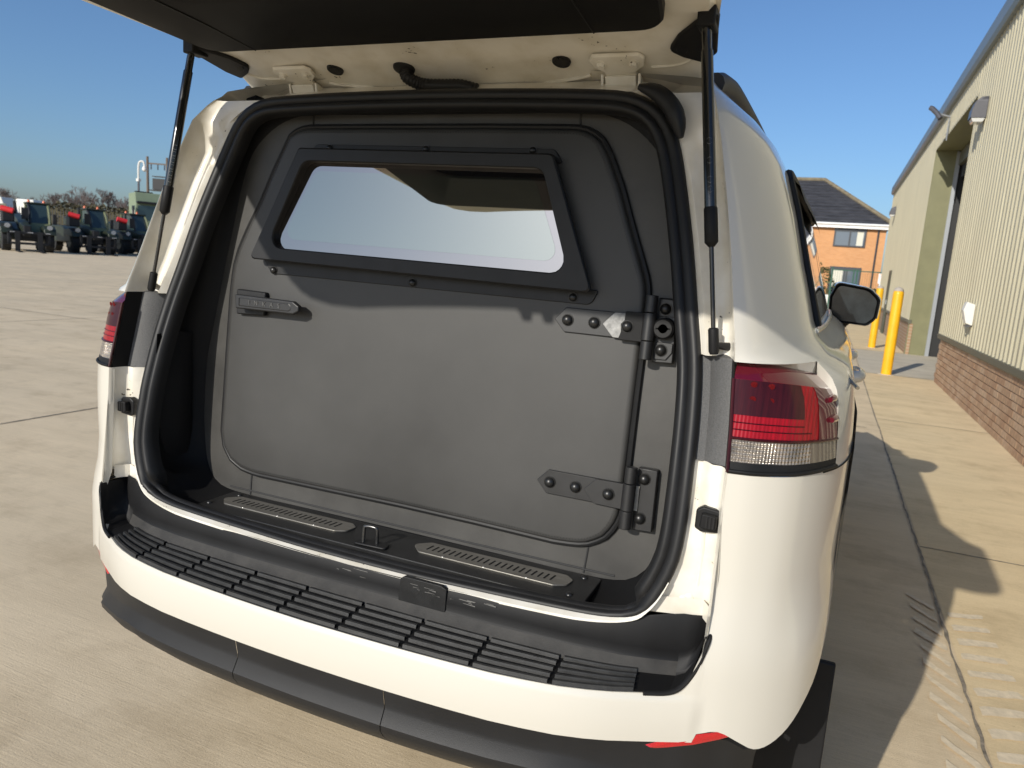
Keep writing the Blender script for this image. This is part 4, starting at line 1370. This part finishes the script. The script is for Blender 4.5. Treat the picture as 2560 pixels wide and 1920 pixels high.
# wall fittings
grey_f = mat('grey_fitting', (.10, .10, .11), rough=.35, metal=.3)
lampglass = mat('lamp_glass', (.55, .55, .52), rough=.15, coat=.8)
def wall_lamp(y, z, k, label):
    e = empty('wall_lamp', (WX-.03, y, z))
    tag(e, label, 'lamp', 'bulkhead lamps on the warehouse wall')
    mb = MB()
    prof = [(-.0, .16), (-.08, .155), (-.14, .10), (-.17, .0), (-.175, -.10)]
    rows = []
    for dx, dz in prof:
        w = .11
        rows.append([(dx*k, -w*k, dz*k), (dx*k, w*k, dz*k), (0, w*k, dz*k), (0, -w*k, dz*k)])
    mb.grid(rows, closed_u=True); mb.add(rows[0], [(0, 1, 2, 3)])
    mb.build('lamp_hood', grey_f, e, smooth=40, bevel=.01)
    gb = MB().prism([(-.165*k, -.10*k), (-.14*k, -.155*k), (-.03*k, -.155*k), (-.005*k, -.10*k)], lambda x, z: (x, -.10*k, z), lambda x, z: (x, .10*k, z))
    gb.build('lamp_lens', lampglass, e, smooth=0, bevel=.01)
    return e
wall_lamp(13.2, 4.16, 1.15, 'large grey bulkhead lamp at the near corner of the warehouse doorway')
wall_lamp(30.6, 4.25, 1.1, 'small far bulkhead lamp near the end of the warehouse wall')
ce = empty('security_camera', (WX-.03, 17.6, 5.0))
tag(ce, 'grey bullet security camera on a bracket under the warehouse gutter', 'camera')
MB().tube([(-.02, 0, -.05), (-.25, 0, .02), (-.28, 0, .05)], .018, 8).build('bracket', galv, ce)
MB().tube([(-.40, .05, .14), (-.36, .03, .12), (-.28, -.03, .03), (-.20, -.10, -.10)], [.045, .05, .05, .05], 12).build('camera_body', grey_f, ce)
MB().tube([(-.02, .02, -.05), (-.03, .02, -.25), (-.02, .03, -.5)], .012, 6).build('cable', galv, ce)
vb = empty('vent_box', (WX-.03, 11.35, 1.22))
tag(vb, 'small white hooded vent box on the ribbed warehouse cladding', 'vent')
white_pl = mat('white_plastic', (.72, .70, .64), rough=.45)
MB().prism([(0, .13), (-.10, .16), (-.13, .05), (-.08, -.12), (-.02, -.14), (0, -.14)], lambda x, z: (x, -.09, z), lambda x, z: (x, .09, z)).build('vent_hood', white_pl, vb, smooth=0, bevel=.008)
MB().box((-.045, 0, -.15), (.07, .15, .02)).build('vent_flap', grey_f, vb, smooth=0)

# bollards
bl_lab = ('yellow steel bollard nearest the car, by the warehouse doorway', 'yellow steel bollard farther back, beyond the first one')
for (x, y, h, lab) in ((1.925, 14.35, 1.46, bl_lab[0]), (1.965, 20.55, 1.49, bl_lab[1])):
    e = empty('bollard', (x, y, 0))
    tag(e, lab, 'bollard', 'yellow bollards by the warehouse doorway')
    MB().tube([(0, 0, 0), (0, 0, h-.06), (0, 0, h-.02), (0, 0, h)], [.085, .085, .08, .06], 24).build('post', yellow, e)
    MB().tube([(0, 0, h-.01), (0, 0, h+.012), (0, 0, h+.045), (0, 0, h+.06)], [.075, .077, .05, .01], 20).build('post_cap', mat('grey_cap', (.42, .38, .33), rough=.5), e)
    MB().tube([(0, 0, .006), (0, 0, .012)], [.14, .13], 20).build('base_ring', conc_pale, e)

# ================================================================== HOUSE BEHIND THE WAREHOUSE
house_br = brick_mat('orange_brickwork', (.56, .275, .115), (.62, .32, .14), (.56, .33, .18), (R(90), 0, 0))
slate = mat('slate_roof', (.045, .045, .05), rough=.7, vary=.45, vscale=1.6, bump=.3, bscale=14, stretch=(1, 1, 4))
ridge_m = mat('ridge_tiles', (.20, .165, .105), rough=.9, vary=.3, vscale=3)
fascia = mat('white_fascia', (.78, .77, .74), rough=.4)
frame_g = mat('grey_window_frame', (.045, .048, .055), rough=.4)
wglass = mat('house_glass', (.10, .13, .17), rough=.06, coat=1)
curtain = mat('cream_curtain', (.62, .60, .50), rough=.9)
hs = empty('brick_house', (-3, 52, 0))
tag(hs, 'orange brick house with a dark hipped slate roof behind the warehouse', 'house')
def hpart(mb, name, m_, parent=None, **k):
    mb.v = [(a+3, b-52, c) for a, b, c in mb.v]
    return mb.build(name, m_, parent or hs, **k)
HX0, HX1, HY0, HY1 = -10.0, 3.40, 50.0, 60.0
hpart(MB().grid([[(HX0, HY0, 0), (HX1, HY0, 0), (HX1, HY1, 0), (HX0, HY1, 0)], [(HX0, HY0, 5.05), (HX1, HY0, 5.05), (HX1, HY1, 5.05), (HX0, HY1, 5.05)]], closed_u=True), 'wall', house_br, smooth=0)
ex0, ex1, ey0, ey1, ez = HX0-.3, HX1+.30, HY0-.3, HY1+.3, 5.22
rA, rB, rz_ = (-6.0, 55.0), (-.50, 55.0), 8.35
roof = MB()
roof.add([(ex0, ey0, ez), (ex1, ey0, ez), (ex1, ey1, ez), (ex0, ey1, ez), (*rA, rz_), (*rB, rz_)], [(0, 1, 5, 4), (1, 2, 5), (2, 3, 4, 5), (3, 0, 4), (0, 3, 2, 1)])
rfo = hpart(roof, 'roof', slate, smooth=0)
hpart(MB().tube([(*rA, rz_+.03), (*rB, rz_+.03)], .13, 8), 'ridge_cap', ridge_m, rfo)
hpart(MB().tube([(*rB, rz_+.03), (ex1, ey0, ez+.06)], .13, 8), 'ridge_cap', ridge_m, rfo)
# slate courses as shallow steps
for k in range(14):
    t = k/14
    a = Vector((ex0, ey0, ez)).lerp(Vector((*rA, rz_)), t); b = Vector((ex1, ey0, ez)).lerp(Vector((*rB, rz_)), t)
    hpart(MB().tube([a+Vector((0, -.01, .01)), b+Vector((0, -.01, .01))], .018, 4), 'slate_course', slate, rfo, smooth=0)
hpart(MB().box(((ex0+ex1)/2, ey0+.02, 5.08), (ex1-ex0, .08, .30)), 'fascia', fascia, smooth=0)
hpart(MB().tube([(ex0, ey0-.06, 5.16), (ex1, ey0-.06, 5.16)], .07, 8), 'gutter', fascia)
hpart(MB().tube([(2.98, HY0-.08, 5.0), (2.98, HY0-.08, 0)], .05, 8), 'drainpipe', frame_g)
def hwin(x0, x1, z0, z1, split, name='window', cur=None):
    f_ = hpart(MB().box(((x0+x1)/2, HY0-.02, z1+.07), (x1-x0+.1, .08, .13)), name, frame_g, smooth=0)
    for x in [x0, x1]+[x0+(x1-x0)*t for t in split]:
        hpart(MB().box((x, HY0-.04, (z0+z1)/2), (.08, .09, z1-z0)), 'frame', frame_g, f_, smooth=0)
    for z in (z0, z1):
        hpart(MB().box(((x0+x1)/2, HY0-.041, z), (x1-x0+.08, .092, .08)), 'frame', frame_g, f_, smooth=0)
    xs2 = [x0]+[x0+(x1-x0)*t for t in split]+[x1]
    for a, b in zip(xs2, xs2[1:]):
        hpart(MB().box(((a+b)/2, HY0-.015, (z0+z1)/2), (b-a-.06, .02, z1-z0-.06)), 'pane', wglass, f_, smooth=0)
    if cur:
        hpart(MB().box(((cur[0]+cur[1])/2, HY0-.028, (z0+z1)/2), (cur[1]-cur[0], .006, z1-z0-.1)), 'curtain', curtain, f_, smooth=0)
    return f_
hwin(.60, 2.30, 3.88, 4.80, [.5], cur=(1.85, 2.20))
hwin(-1.5, -.85, 3.88, 4.85, [])
hwin(.62, 2.30, .2, 2.50, [.48, .56], 'patio_door', cur=(.75, 1.35))
# low white wall, shrubs, gate and sign in front of it
lw = MB().box((-.6, 40.3, .50), (3.4, .2, 1.0))
tag(lw.build('low_wall', white_pl, smooth=0, bevel=.02), 'low white wall in front of the brick house, left of the green gate', 'wall')
grn = mat('green_steel', (.012, .075, .045), rough=.45)
ge = empty('metal_gate', (1.3, 38.9, 0))
tag(ge, 'green steel gate with posts standing in front of the brick house', 'gate')
for x, h in ((-.52, 2.35), (.42, 2.3), (.56, 2.3), (2.05, 2.35), (-1.6, 2.35)):
    MB().box((x, 0, h/2), (.07, .07, h)).build('gate_post', grn, ge, smooth=0)
for z in (.12, 1.15, 2.22):
    MB().box((.02, 0, z), (1.0, .045, .045)).build('gate_rail', grn, ge, smooth=0)
    MB().box((1.3, 0, z), (1.42, .045, .045)).build('gate_rail', grn, ge, smooth=0)
for k in range(26):
    x = -.48+k*.1
    if abs(x-.49) < .12: continue
    MB().box((x, 0, 1.17), (.008, .008, 2.1)).build('mesh_wire', grn, ge, smooth=0)
sgn = empty('warning_sign', (3.0, 38.75, 1.42))
tag(sgn, 'white figure-shaped sign board with coloured bands of print by the gate', 'sign')
sg_m = mat('sign_white', (.80, .79, .77), rough=.4)
mb = MB()
mb.box((0, 0, .52), (.44, .02, .46)); mb.box((-.09, 0, .14), (.13, .02, .30)); mb.box((.09, 0, .14), (.13, .02, .30)); mb.box((0, 0, .77), (.12, .02, .06)); mb.cyl((0, -.01, .87), (0, .01, .87), .10, .10, 20)
mb.build('sign_board', sg_m, sgn, smooth=0)
for z, w, c in ((.70, .34, (.70, .36, .20)), (.62, .26, (.45, .12, .30)), (.54, .26, (.50, .10, .16)), (.45, .30, (.65, .45, .25)), (.37, .30, (.5, .48, .52)), (.16, .24, (.5, .5, .52))):
    MB().box((0, -.013, z), (w, .004, .035)).build('print_band', mat('print_%d' % int(z*100), c, rough=.6), sgn, smooth=0)
MB().box((0, .03, .0), (.05, .05, 2.84)).build('sign_post', grn, sgn, smooth=0)

# leafy shrubs: many small leaf faces over a twig core
def leaf_cloud(c, r, n, size, seed, flat=1.0):
    rnd = random.Random(seed)
    mb = MB()
    for i in range(n):
        while True:
            v = Vector((rnd.uniform(-1, 1), rnd.uniform(-1, 1), rnd.uniform(-1, 1)))
            if .25 < v.length < 1: break
        v = v.normalized()*(v.length**.35)*(1+.18*math.sin(v.x*7+seed)*math.cos(v.z*6))
        q = Vector((c[0]+v.x*r[0], c[1]+v.y*r[1], c[2]+v.z*r[2]))
        a = Vector((rnd.uniform(-1, 1), rnd.uniform(-1, 1), rnd.uniform(-1, 1))).normalized()*size
        b = a.cross(Vector((rnd.uniform(-1, 1), rnd.uniform(-1, 1), rnd.uniform(-1, 1))).normalized())*.6
        mb.add([q-a, q+b, q+a, q-b], [(0, 1, 2, 3)])
    return mb
leaf1 = mat('olive_leaf', (.10, .10, .035), rough=.7, vary=.4, vscale=3)
leaf2 = mat('dark_leaf', (.055, .07, .03), rough=.7, vary=.4, vscale=3)
bark = mat('bark', (.10, .075, .05), rough=.95)
for (x, y, zc, rx, rz2, lab, lm, sd_) in ((.25, 43, 1.25, .75, 1.25, 'tall rounded olive shrub left of the green gate', leaf1, 3), (2.9, 43.5, .9, .9, .55, 'low dark shrub behind the sign by the gate', leaf2, 9), (-.9, 43.5, 1.0, .8, 1.0, 'olive shrub behind the low white wall', leaf1, 14)):
    e = empty('shrub', (x, y, 0))
    tag(e, lab, 'shrub', 'shrubs in front of the brick house')
    leaf_cloud((0, 0, zc), (rx, .7, rz2), 1500, .07, sd_).build('foliage', lm, e, smooth=0)
    MB().tube([(0, 0, 0), (.02, 0, zc)], [.06, .03], 6).build('stem', bark, e)
# dark car parked behind the gate
dc_m = mat('dark_car_paint', (.03, .032, .04), rough=.25, coat=.8)
pc = empty('parked_car', (1.55, 44.5, 0))
tag(pc, 'dark car parked behind the green gate, before the house', 'car')
mb = MB()
sec = [(-.88, .35), (-.90, .75), (-.86, 1.0), (-.66, 1.58), (-.5, 1.66), (.5, 1.66), (.66, 1.58), (.86, 1.0), (.90, .75), (.88, .35)]
rows = []
for y, kx, zt in ((-.1, .96, 1.0), (.05, 1, 1.02), (.55, 1, 1.66), (2.4, 1, 1.66), (3.1, 1, 1.05), (4.3, .95, .9)):
    rows.append([(x*kx, y, min(z, zt)) for x, z in sec])
mb.grid(rows); mb.add(rows[0], [tuple(range(10))]); mb.add(rows[-1], [tuple(range(9, -1, -1))])
mb.build('body', dc_m, pc, smooth=30)
MB().grid([[(-.70, .02, 1.05), (.70, .02, 1.05)], [(-.56, .46, 1.56), (.56, .46, 1.56)]]).build('rear_window', glass_dk, pc)
for x in (-.8, .8):
    for y in (.8, 3.4):
        MB().cyl((x-.1, y, .33), (x+.1, y, .33), .33, .33, 18).build('wheel', tyre_m, pc)
    MB().box((x*.92, -.1, .9), (.2, .04, .14)).build('tail_light', red_lens, pc, smooth=0)

# ================================================================== YARD ON THE LEFT
army = mat('army_green', (.022, .030, .019), rough=.45, vary=.3, vscale=3)
olive_l = mat('light_army_green', (.16, .175, .09), rough=.5)
sage = mat('sage_green', (.22, .27, .17), rough=.45, vary=.06, vscale=2)
blk = mat('machine_black', (.012, .012, .013), rough=.5)
orange = mat('orange_beacon', (.75, .16, .05), rough=.3)
redp = mat('red_cover', (.72, .03, .035), rough=.5)
lampm = mat('head_lamp', (.5, .52, .55), rough=.1, coat=1, metal=.4)
cabglass = mat('cab_glass', (.03, .05, .05), rough=.06, coat=1)
def telehandler():
    e = empty('telehandler')
    # chassis and engine pod (+Y is forward, +X is the machine's right)
    b_ = MB()
    b_.prism([(-1.9, .75), (-1.9, 1.35), (-1.2, 1.5), (.2, 1.5), (1.5, 1.12), (1.7, .9), (1.7, .6), (-1.4, .55)], lambda y, z: (.30, y, z), lambda y, z: (1.08, y, z))
    b_.build('engine_pod', army, e, smooth=30, bevel=.05)
    MB().box((0, -.1, .78), (1.0, 3.6, .5)).build('chassis', blk, e, smooth=0, bevel=.04)
    MB().prism([(.7, .95), (.9, 1.32), (1.6, 1.38), (2.05, 1.2), (2.15, .9)], lambda y, z: (-1.12, y, z), lambda y, z: (-.62, y, z)).build('fender', army, e, smooth=30, bevel=.03)
    MB().prism([(.7, .95), (.9, 1.32), (1.6, 1.38), (2.05, 1.2), (2.15, .9)], lambda y, z: (.62, y, z), lambda y, z: (1.12, y, z)).build('fender', army, e, smooth=30, bevel=.03)
    # cab on the machine's left
    cb = MB().prism([(-1.0, .75), (-1.05, 1.6), (.75, 1.5), (.95, 1.0), (.85, .75)], lambda y, z: (-1.05, y, z), lambda y, z: (-.18, y, z)).build('cab', olive_l, e, smooth=0, bevel=.03)
    MB().prism([(-.98, 1.55), (-.85, 2.45), (.25, 2.48), (.74, 1.5)], lambda y, z: (-1.0, y, z), lambda y, z: (-.23, y, z)).build('cab_glass', cabglass, cb, smooth=0)
    for x in (-1.03, -.20):
        MB().tube(cr([(x, .78, 1.45), (x, .66, 1.9), (x, .42, 2.3), (x, .1, 2.52)], 4), .06, 8).build('cab_pillar', olive_l if x < -.5 else blk, cb)
        MB().tube([(x, -.95, 1.5), (x, -.85, 2.5)], .05, 8).build('cab_pillar', olive_l, cb)
    MB().box((-.615, -.32, 2.54), (.98, 1.25, .09)).build('cab_roof', army, cb, smooth=0, bevel=.03)
    for x in (-.95, -.3):
        MB().tube([(x, -.5, 2.58), (x, -.5, 2.68), (x, -.5, 2.73)], [.07, .06, .03], 10).build('beacon', orange, cb)
    MB().box((-1.25, .72, 1.75), (.16, .05, .55)).build('mirror', blk, cb, smooth=0, bevel=.02)
    MB().box((.02, .9, 1.95), (.28, .06, .6)).build('mirror', blk, cb, smooth=0, bevel=.02)
    # boom and head
    MB().box((.10, .1, 1.45), (.38, 4.4, .42), rx=R(-9)).build('boom', army, e, smooth=0, bevel=.04)
    MB().box((.10, 2.25, 1.05), (.30, .5, .55)).build('boom_head', blk, e, smooth=0, bevel=.04)
    fk = MB()
    fk.box((.05, 2.6, .95), (1.7, .12, .12)); fk.box((.05, 2.6, .42), (1.7, .12, .12))
    for x in (-.75, .85): fk.box((x, 2.6, .68), (.10, .12, .65))
    fko = fk.build('fork_carriage', blk, e, smooth=0, bevel=.015)
    for x in (-.38, .52):
        MB().box((x, 2.72, .52), (.20, .07, 1.02)).build('fork', blk, fko, smooth=0)
        MB().box((x, 3.28, .04), (.16, 1.1, .05)).build('fork', blk, fko, smooth=0)
    for x in (-.7, .0, .7): MB().box((x, 2.67, .98), (.22, .03, .045)).build('rail_edge', lampm, fko, smooth=0)
    MB().tube([(1.0, 1.15, 2.14), (.52, 1.3, 2.02)], .15, 14).build('red_cover', redp, e)
    MB().box((.72, .95, 1.78), (.5, .6, .62)).build('air_cleaner', blk, e, smooth=0, bevel=.05)
    MB().tube([(.40, .9, 1.9), (.42, .9, 2.55)], .07, 8).build('exhaust', blk, e)
    for x in (-.85, .85):
        MB().tube([(x, 1.98, 1.28), (x, 2.13, 1.28)], [.08, .12], 14).build('head_lamp', lampm, e)
        for y in (-1.35, 1.45):
            w = MB().tube([(x*1.02-.19, y, .6), (x*1.02-.17, y, .6), (x*1.02+.17, y, .6), (x*1.02+.19, y, .6)], [.52, .6, .6, .52], 24).build('wheel', tyre_m, e)
            MB().tube([(x*1.02-.2, y, .6), (x*1.02+.2, y, .6)], .30, 16).build('hub', army, w)
            for k in range(14):
                a = k*math.pi/7
                MB().box((x*1.02, y+.6*math.cos(a), .6+.6*math.sin(a)), (.36, .06, .07), rx=a).build('tread_lug', tyre_m, w, smooth=0)
    return e
th0 = telehandler()
labs = ('leftmost dark green telehandler, partly cut by the picture edge', 'middle dark green telehandler, between the other two', 'rightmost dark green telehandler, half hidden by the white car')
for i, (x, y) in enumerate(((-44.3, 30.3), (-44.9, 34.6), (-46.4, 39.1))):
    t = th0 if i == 0 else copy_tree(th0)
    t.location = (x, y, 0)
    t.rotation_euler = (0, 0, R((-118, -110, -104)[i])); t.scale = (1.22, 1.22, 1.12)
    tag(t, labs[i], 'telehandler', 'telehandlers parked in a row across the yard')
# sage green lorry
lo_ = empty('lorry', (-50.3, 45.0, 0), R(-118)); lo_.scale = (1.08, 1.08, 1.1)
tag(lo_, 'sage green army lorry with a tall cab behind the telehandlers', 'lorry')
MB().prism([(-2.1, 1.0), (-2.1, 4.3), (-.2, 4.35), (.12, 3.4), (.2, 1.9), (.2, 1.0)], lambda y, z: (-1.25, y, z), lambda y, z: (1.25, y, z)).build('cab', sage, lo_, smooth=0, bevel=.06)
MB().grid([[(-1.12, .19, 2.35), (1.12, .19, 2.35)], [(-1.10, .155, 3.4), (1.10, .155, 3.4)]]).build('windscreen', cabglass, lo_)
MB().box((-1.262, -.55, 2.9), (.02, .95, .95)).build('side_window', cabglass, lo_, smooth=0)
MB().box((1.262, -.55, 2.9), (.02, .95, .95)).build('side_window', cabglass, lo_, smooth=0)
MB().box((0, .22, 3.62), (2.4, .28, .16)).build('sun_visor', blk, lo_, smooth=0, bevel=.03)
for s in (-1, 1):
    MB().box((s*1.45, .25, 2.85), (.10, .22, .95)).build('mirror', blk, lo_, smooth=0, bevel=.03)
    for y in (-.9, -4.2, -5.5):
        MB().tube([(s*1.15-.18, y, .6), (s*1.15+.18, y, .6)], .6, 20).build('wheel', tyre_m, lo_)
MB().box((0, .24, 1.2), (2.45, .16, .7)).build('front_bumper', blk, lo_, smooth=0, bevel=.05)
MB().box((0, -4.6, 1.15), (2.3, 5.6, .35)).build('flat_bed', blk, lo_, smooth=0)
MB().box((0, -3.0, 4.3), (1.2, .5, .5)).build('bed_equipment', blk, lo_, smooth=0)
# white vans
for (x, y, L_, H_, lab) in ((-90.5, 57.5, 6.5, 4.55, 'large white van behind the palisade fence at the far left'), (-97.5, 67.5, 3.6, 4.9, 'smaller white van roof showing over the fence')):
    v = empty('van', (x, y, 0), R(20))
    tag(v, lab, 'van', 'white vans beyond the fence')
    MB().prism([(-L_/2, .5), (-L_/2, H_), (L_/2-1.2, H_), (L_/2-.5, H_*.62), (L_/2, H_*.5), (L_/2, .5)], lambda x, z: (x, -1, z), lambda x, z: (x, 1, z)).build('body', white_pl, v, smooth=0, bevel=.12)
    MB().box((L_/2-1.0, -1.01, H_*.74), (.8, .03, H_*.2)).build('side_window', cabglass, v, smooth=0)
    for xx in (-L_/2+1, L_/2-1.2):
        MB().tube([(xx, -1.02, .45), (xx, 1.02, .45)], .45, 16).build('wheel', tyre_m, v)
# palisade fence
pf = empty('palisade_fence', (-72, 52.5, 0), math.atan2(4.56, 10.88))
tag(pf, 'dark steel palisade fence with pointed pales across the yard', 'fence')
pm = MB().prism([(-.035, 0), (-.035, 3.2), (0, 3.42), (.035, 3.2), (.035, 0)], lambda x, z: (x, -.012, z), lambda x, z: (x, .012, z)).build('pale', blk, pf, smooth=0)
for k in range(110):
    o = pm if k == 0 else bpy.data.objects.new('pale', pm.data)
    if k: col.objects.link(o); o.parent = pf
    o.location = (-16+k*.28, 0, 0)
for z in (.6, 2.7):
    MB().box((0, .03, z), (32, .04, .07)).build('fence_rail', blk, pf, smooth=0)
# clipped hedge and bare trees
hedge_m = mat('brown_hedge', (.075, .065, .032), rough=.9, vary=.5, vscale=.8)
hm_ = MB()
rnd = random.Random(5)
for i in range(30000):
    u = rnd.uniform(-16, 60)
    zz = rnd.random()**.6*4.15
    yv = rnd.uniform(-.7, .7)
    q = Vector((u, yv, zz+.25*math.sin(u*1.7)*rnd.random()))
    a = Vector((rnd.uniform(-1, 1), rnd.uniform(-1, 1), rnd.uniform(-1, 1))).normalized()*.16
    b = a.cross(Vector((rnd.uniform(-1, 1), rnd.uniform(-1, 1), rnd.uniform(-1, 1))))*.7
    hm_.add([q-a, q+b, q+a, q-b], [(0, 1, 2, 3)])
hm_.box((22, 0, 1.8), (76, 1.0, 3.6))
hd = hm_.build('hedge', hedge_m, smooth=0)
hd.location = (-63.5, 61.8, 0); hd.rotation_euler = (0, 0, math.atan2(3.2, 7.6))
tag(hd, 'long clipped brown hedge behind the palisade fence', 'hedge')
twig = mat('bare_twigs', (.155, .125, .115), rough=.95)
def bare_tree(h, seed):
    rnd = random.Random(seed)
    trunk, crown = MB(), MB()
    def grow(p, d, L_, r, lev):
        n = 2
        q = p + d*L_
        (trunk if lev < 2 else crown).tube([p, q], [r, r*.62], 3 if lev > 1 else 5, caps=False)
        if lev >= 6: return
        for k in range(3 if lev < 5 else 3):
            dd = (d + Vector((rnd.uniform(-1, 1), rnd.uniform(-1, 1), rnd.uniform(-.35, .75)))*.75).normalized()
            grow(p.lerp(q, rnd.uniform(.65, 1)), dd, L_*rnd.uniform(.62, .82), max(.03, r*.58), lev+1)
    grow(Vector((0, 0, 0)), Vector((0, 0, 1)), h*.30, h*.028, 0)
    return trunk, crown
protos = []
for k in range(3):
    a, b = bare_tree(9.5, 20+k)
    protos.append((a, b))
pm2 = []
for k in range(3):
    e = empty('bare_tree')
    protos[k][0].build('trunk', twig, e, smooth=0); protos[k][1].build('crown', twig, e, smooth=0)
    pm2.append(e)
spots = [(-137, 88, 1.0), (-133, 90.5, .85), (-129.5, 92, .62), (-126, 91.5, .95), (-123.2, 93, .98), (-120.5, 93.5, 1.02), (-118, 95, 1.08), (-115.5, 96, 1.0), (-113, 97, .95), (-131, 97, .6), (-141, 88, 1.1)]
lab_t = ['bare brown tree at the left edge of the picture', 'bare tree just right of the leftmost tree', 'small low bare tree above the white van', 'bare tree with a rounded crown, first of the clump over the hedge', 'second bare tree of the clump over the hedge', 'middle bare tree of the clump over the hedge', 'tallest bare tree of the clump over the hedge', 'bare tree right of the tallest one', 'last bare tree of the clump, beside the green lorry', 'distant low bare tree behind the telehandlers', 'bare tree outermost on the left skyline']
used = set()
for i, (x, y, k) in enumerate(spots):
    e = pm2[i % 3]
    if i % 3 in used:
        e = copy_tree(e)
    used.add(i % 3)
    e.location = (x, y, 0); e.scale = (k*.9, k*.9, k); e.rotation_euler = (0, 0, i*1.3)
    tag(e, lab_t[i], 'tree', 'bare trees on the skyline beyond the hedge')
bank = MB()
rnd = random.Random(11)
for i in range(19000):
    t = rnd.random()
    q = Vector((-175+t*185, 95+t*61, 0)) + Vector((rnd.uniform(-2, 2), rnd.uniform(-2, 2), rnd.random()**.7*(5.2+1.2*math.sin(t*87))))
    a = Vector((rnd.uniform(-.3, .3), rnd.uniform(-.3, .3), 1)).normalized()*.55
    b = a.cross(Vector((rnd.uniform(-1, 1), rnd.uniform(-1, 1), 0)))*.10
    bank.add([q-a, q+b, q+a, q-b], [(0, 1, 2, 3)])
bk_ = bank.build('thicket', twig, smooth=0)
tag(bk_, 'far brown thicket of bare twigs along the skyline', 'thicket', kind='stuff')
# lattice of poles: security mast and twin timber poles with a transformer platform
mast = empty('security_mast', (-60.4, 52.2, 0))
tag(mast, 'tall thin mast with a white hooked dome camera', 'mast')
MB().tube([(0, 0, 0), (0, 0, 6.4)], .10, 8).build('pole', grey_f, mast)
MB().tube(cr([(0, 0, 6.3), (0, 0, 7.6), (.1, .05, 8.15), (.4, .2, 8.2), (.5, .25, 7.8)], 5), .09, 8).build('hook_arm', white_pl, mast)
MB().tube([(.5, .25, 7.8), (.5, .25, 7.6), (.5, .25, 7.4), (.5, .25, 7.3)], [.12, .22, .2, .06], 12).build('dome_camera', white_pl, mast)
MB().box((0, 0, 6.5), (.3, .3, .25)).build('junction_box', white_pl, mast, smooth=0)
tw = empty('twin_pole', (-75.8, 68.2, 0), math.atan2(.9, 2.0))
tag(tw, 'twin timber power poles with a dark transformer platform between them', 'power pole')
tim = mat('grey_timber', (.17, .13, .10), rough=.95)
for x in (-1.25, 1.1):
    MB().tube([(x, 0, 0), (x-.10, 0, 10.8)], [.20, .15], 8).build('pole', tim, tw)
MB().box((-.1, 0, 10.0), (2.7, .12, .16)).build('cross_arm', tim, tw, smooth=0)
for x in (-.9, -.1, .7): MB().tube([(x, 0, 9.9), (x, 0, 9.3)], .07, 6).build('insulator', grey_f, tw)
tr_ = MB()
tr_.box((.2, 0, 7.6), (1.5, .9, 1.3)); tr_.box((.2, 0, 6.85), (2.2, 1.1, .12)); tr_.box((.2, -.3, 8.5), (1.7, .1, .1)); tr_.box((.2, .3, 8.5), (1.7, .1, .1))
tr_.build('transformer', blk, tw, smooth=0)
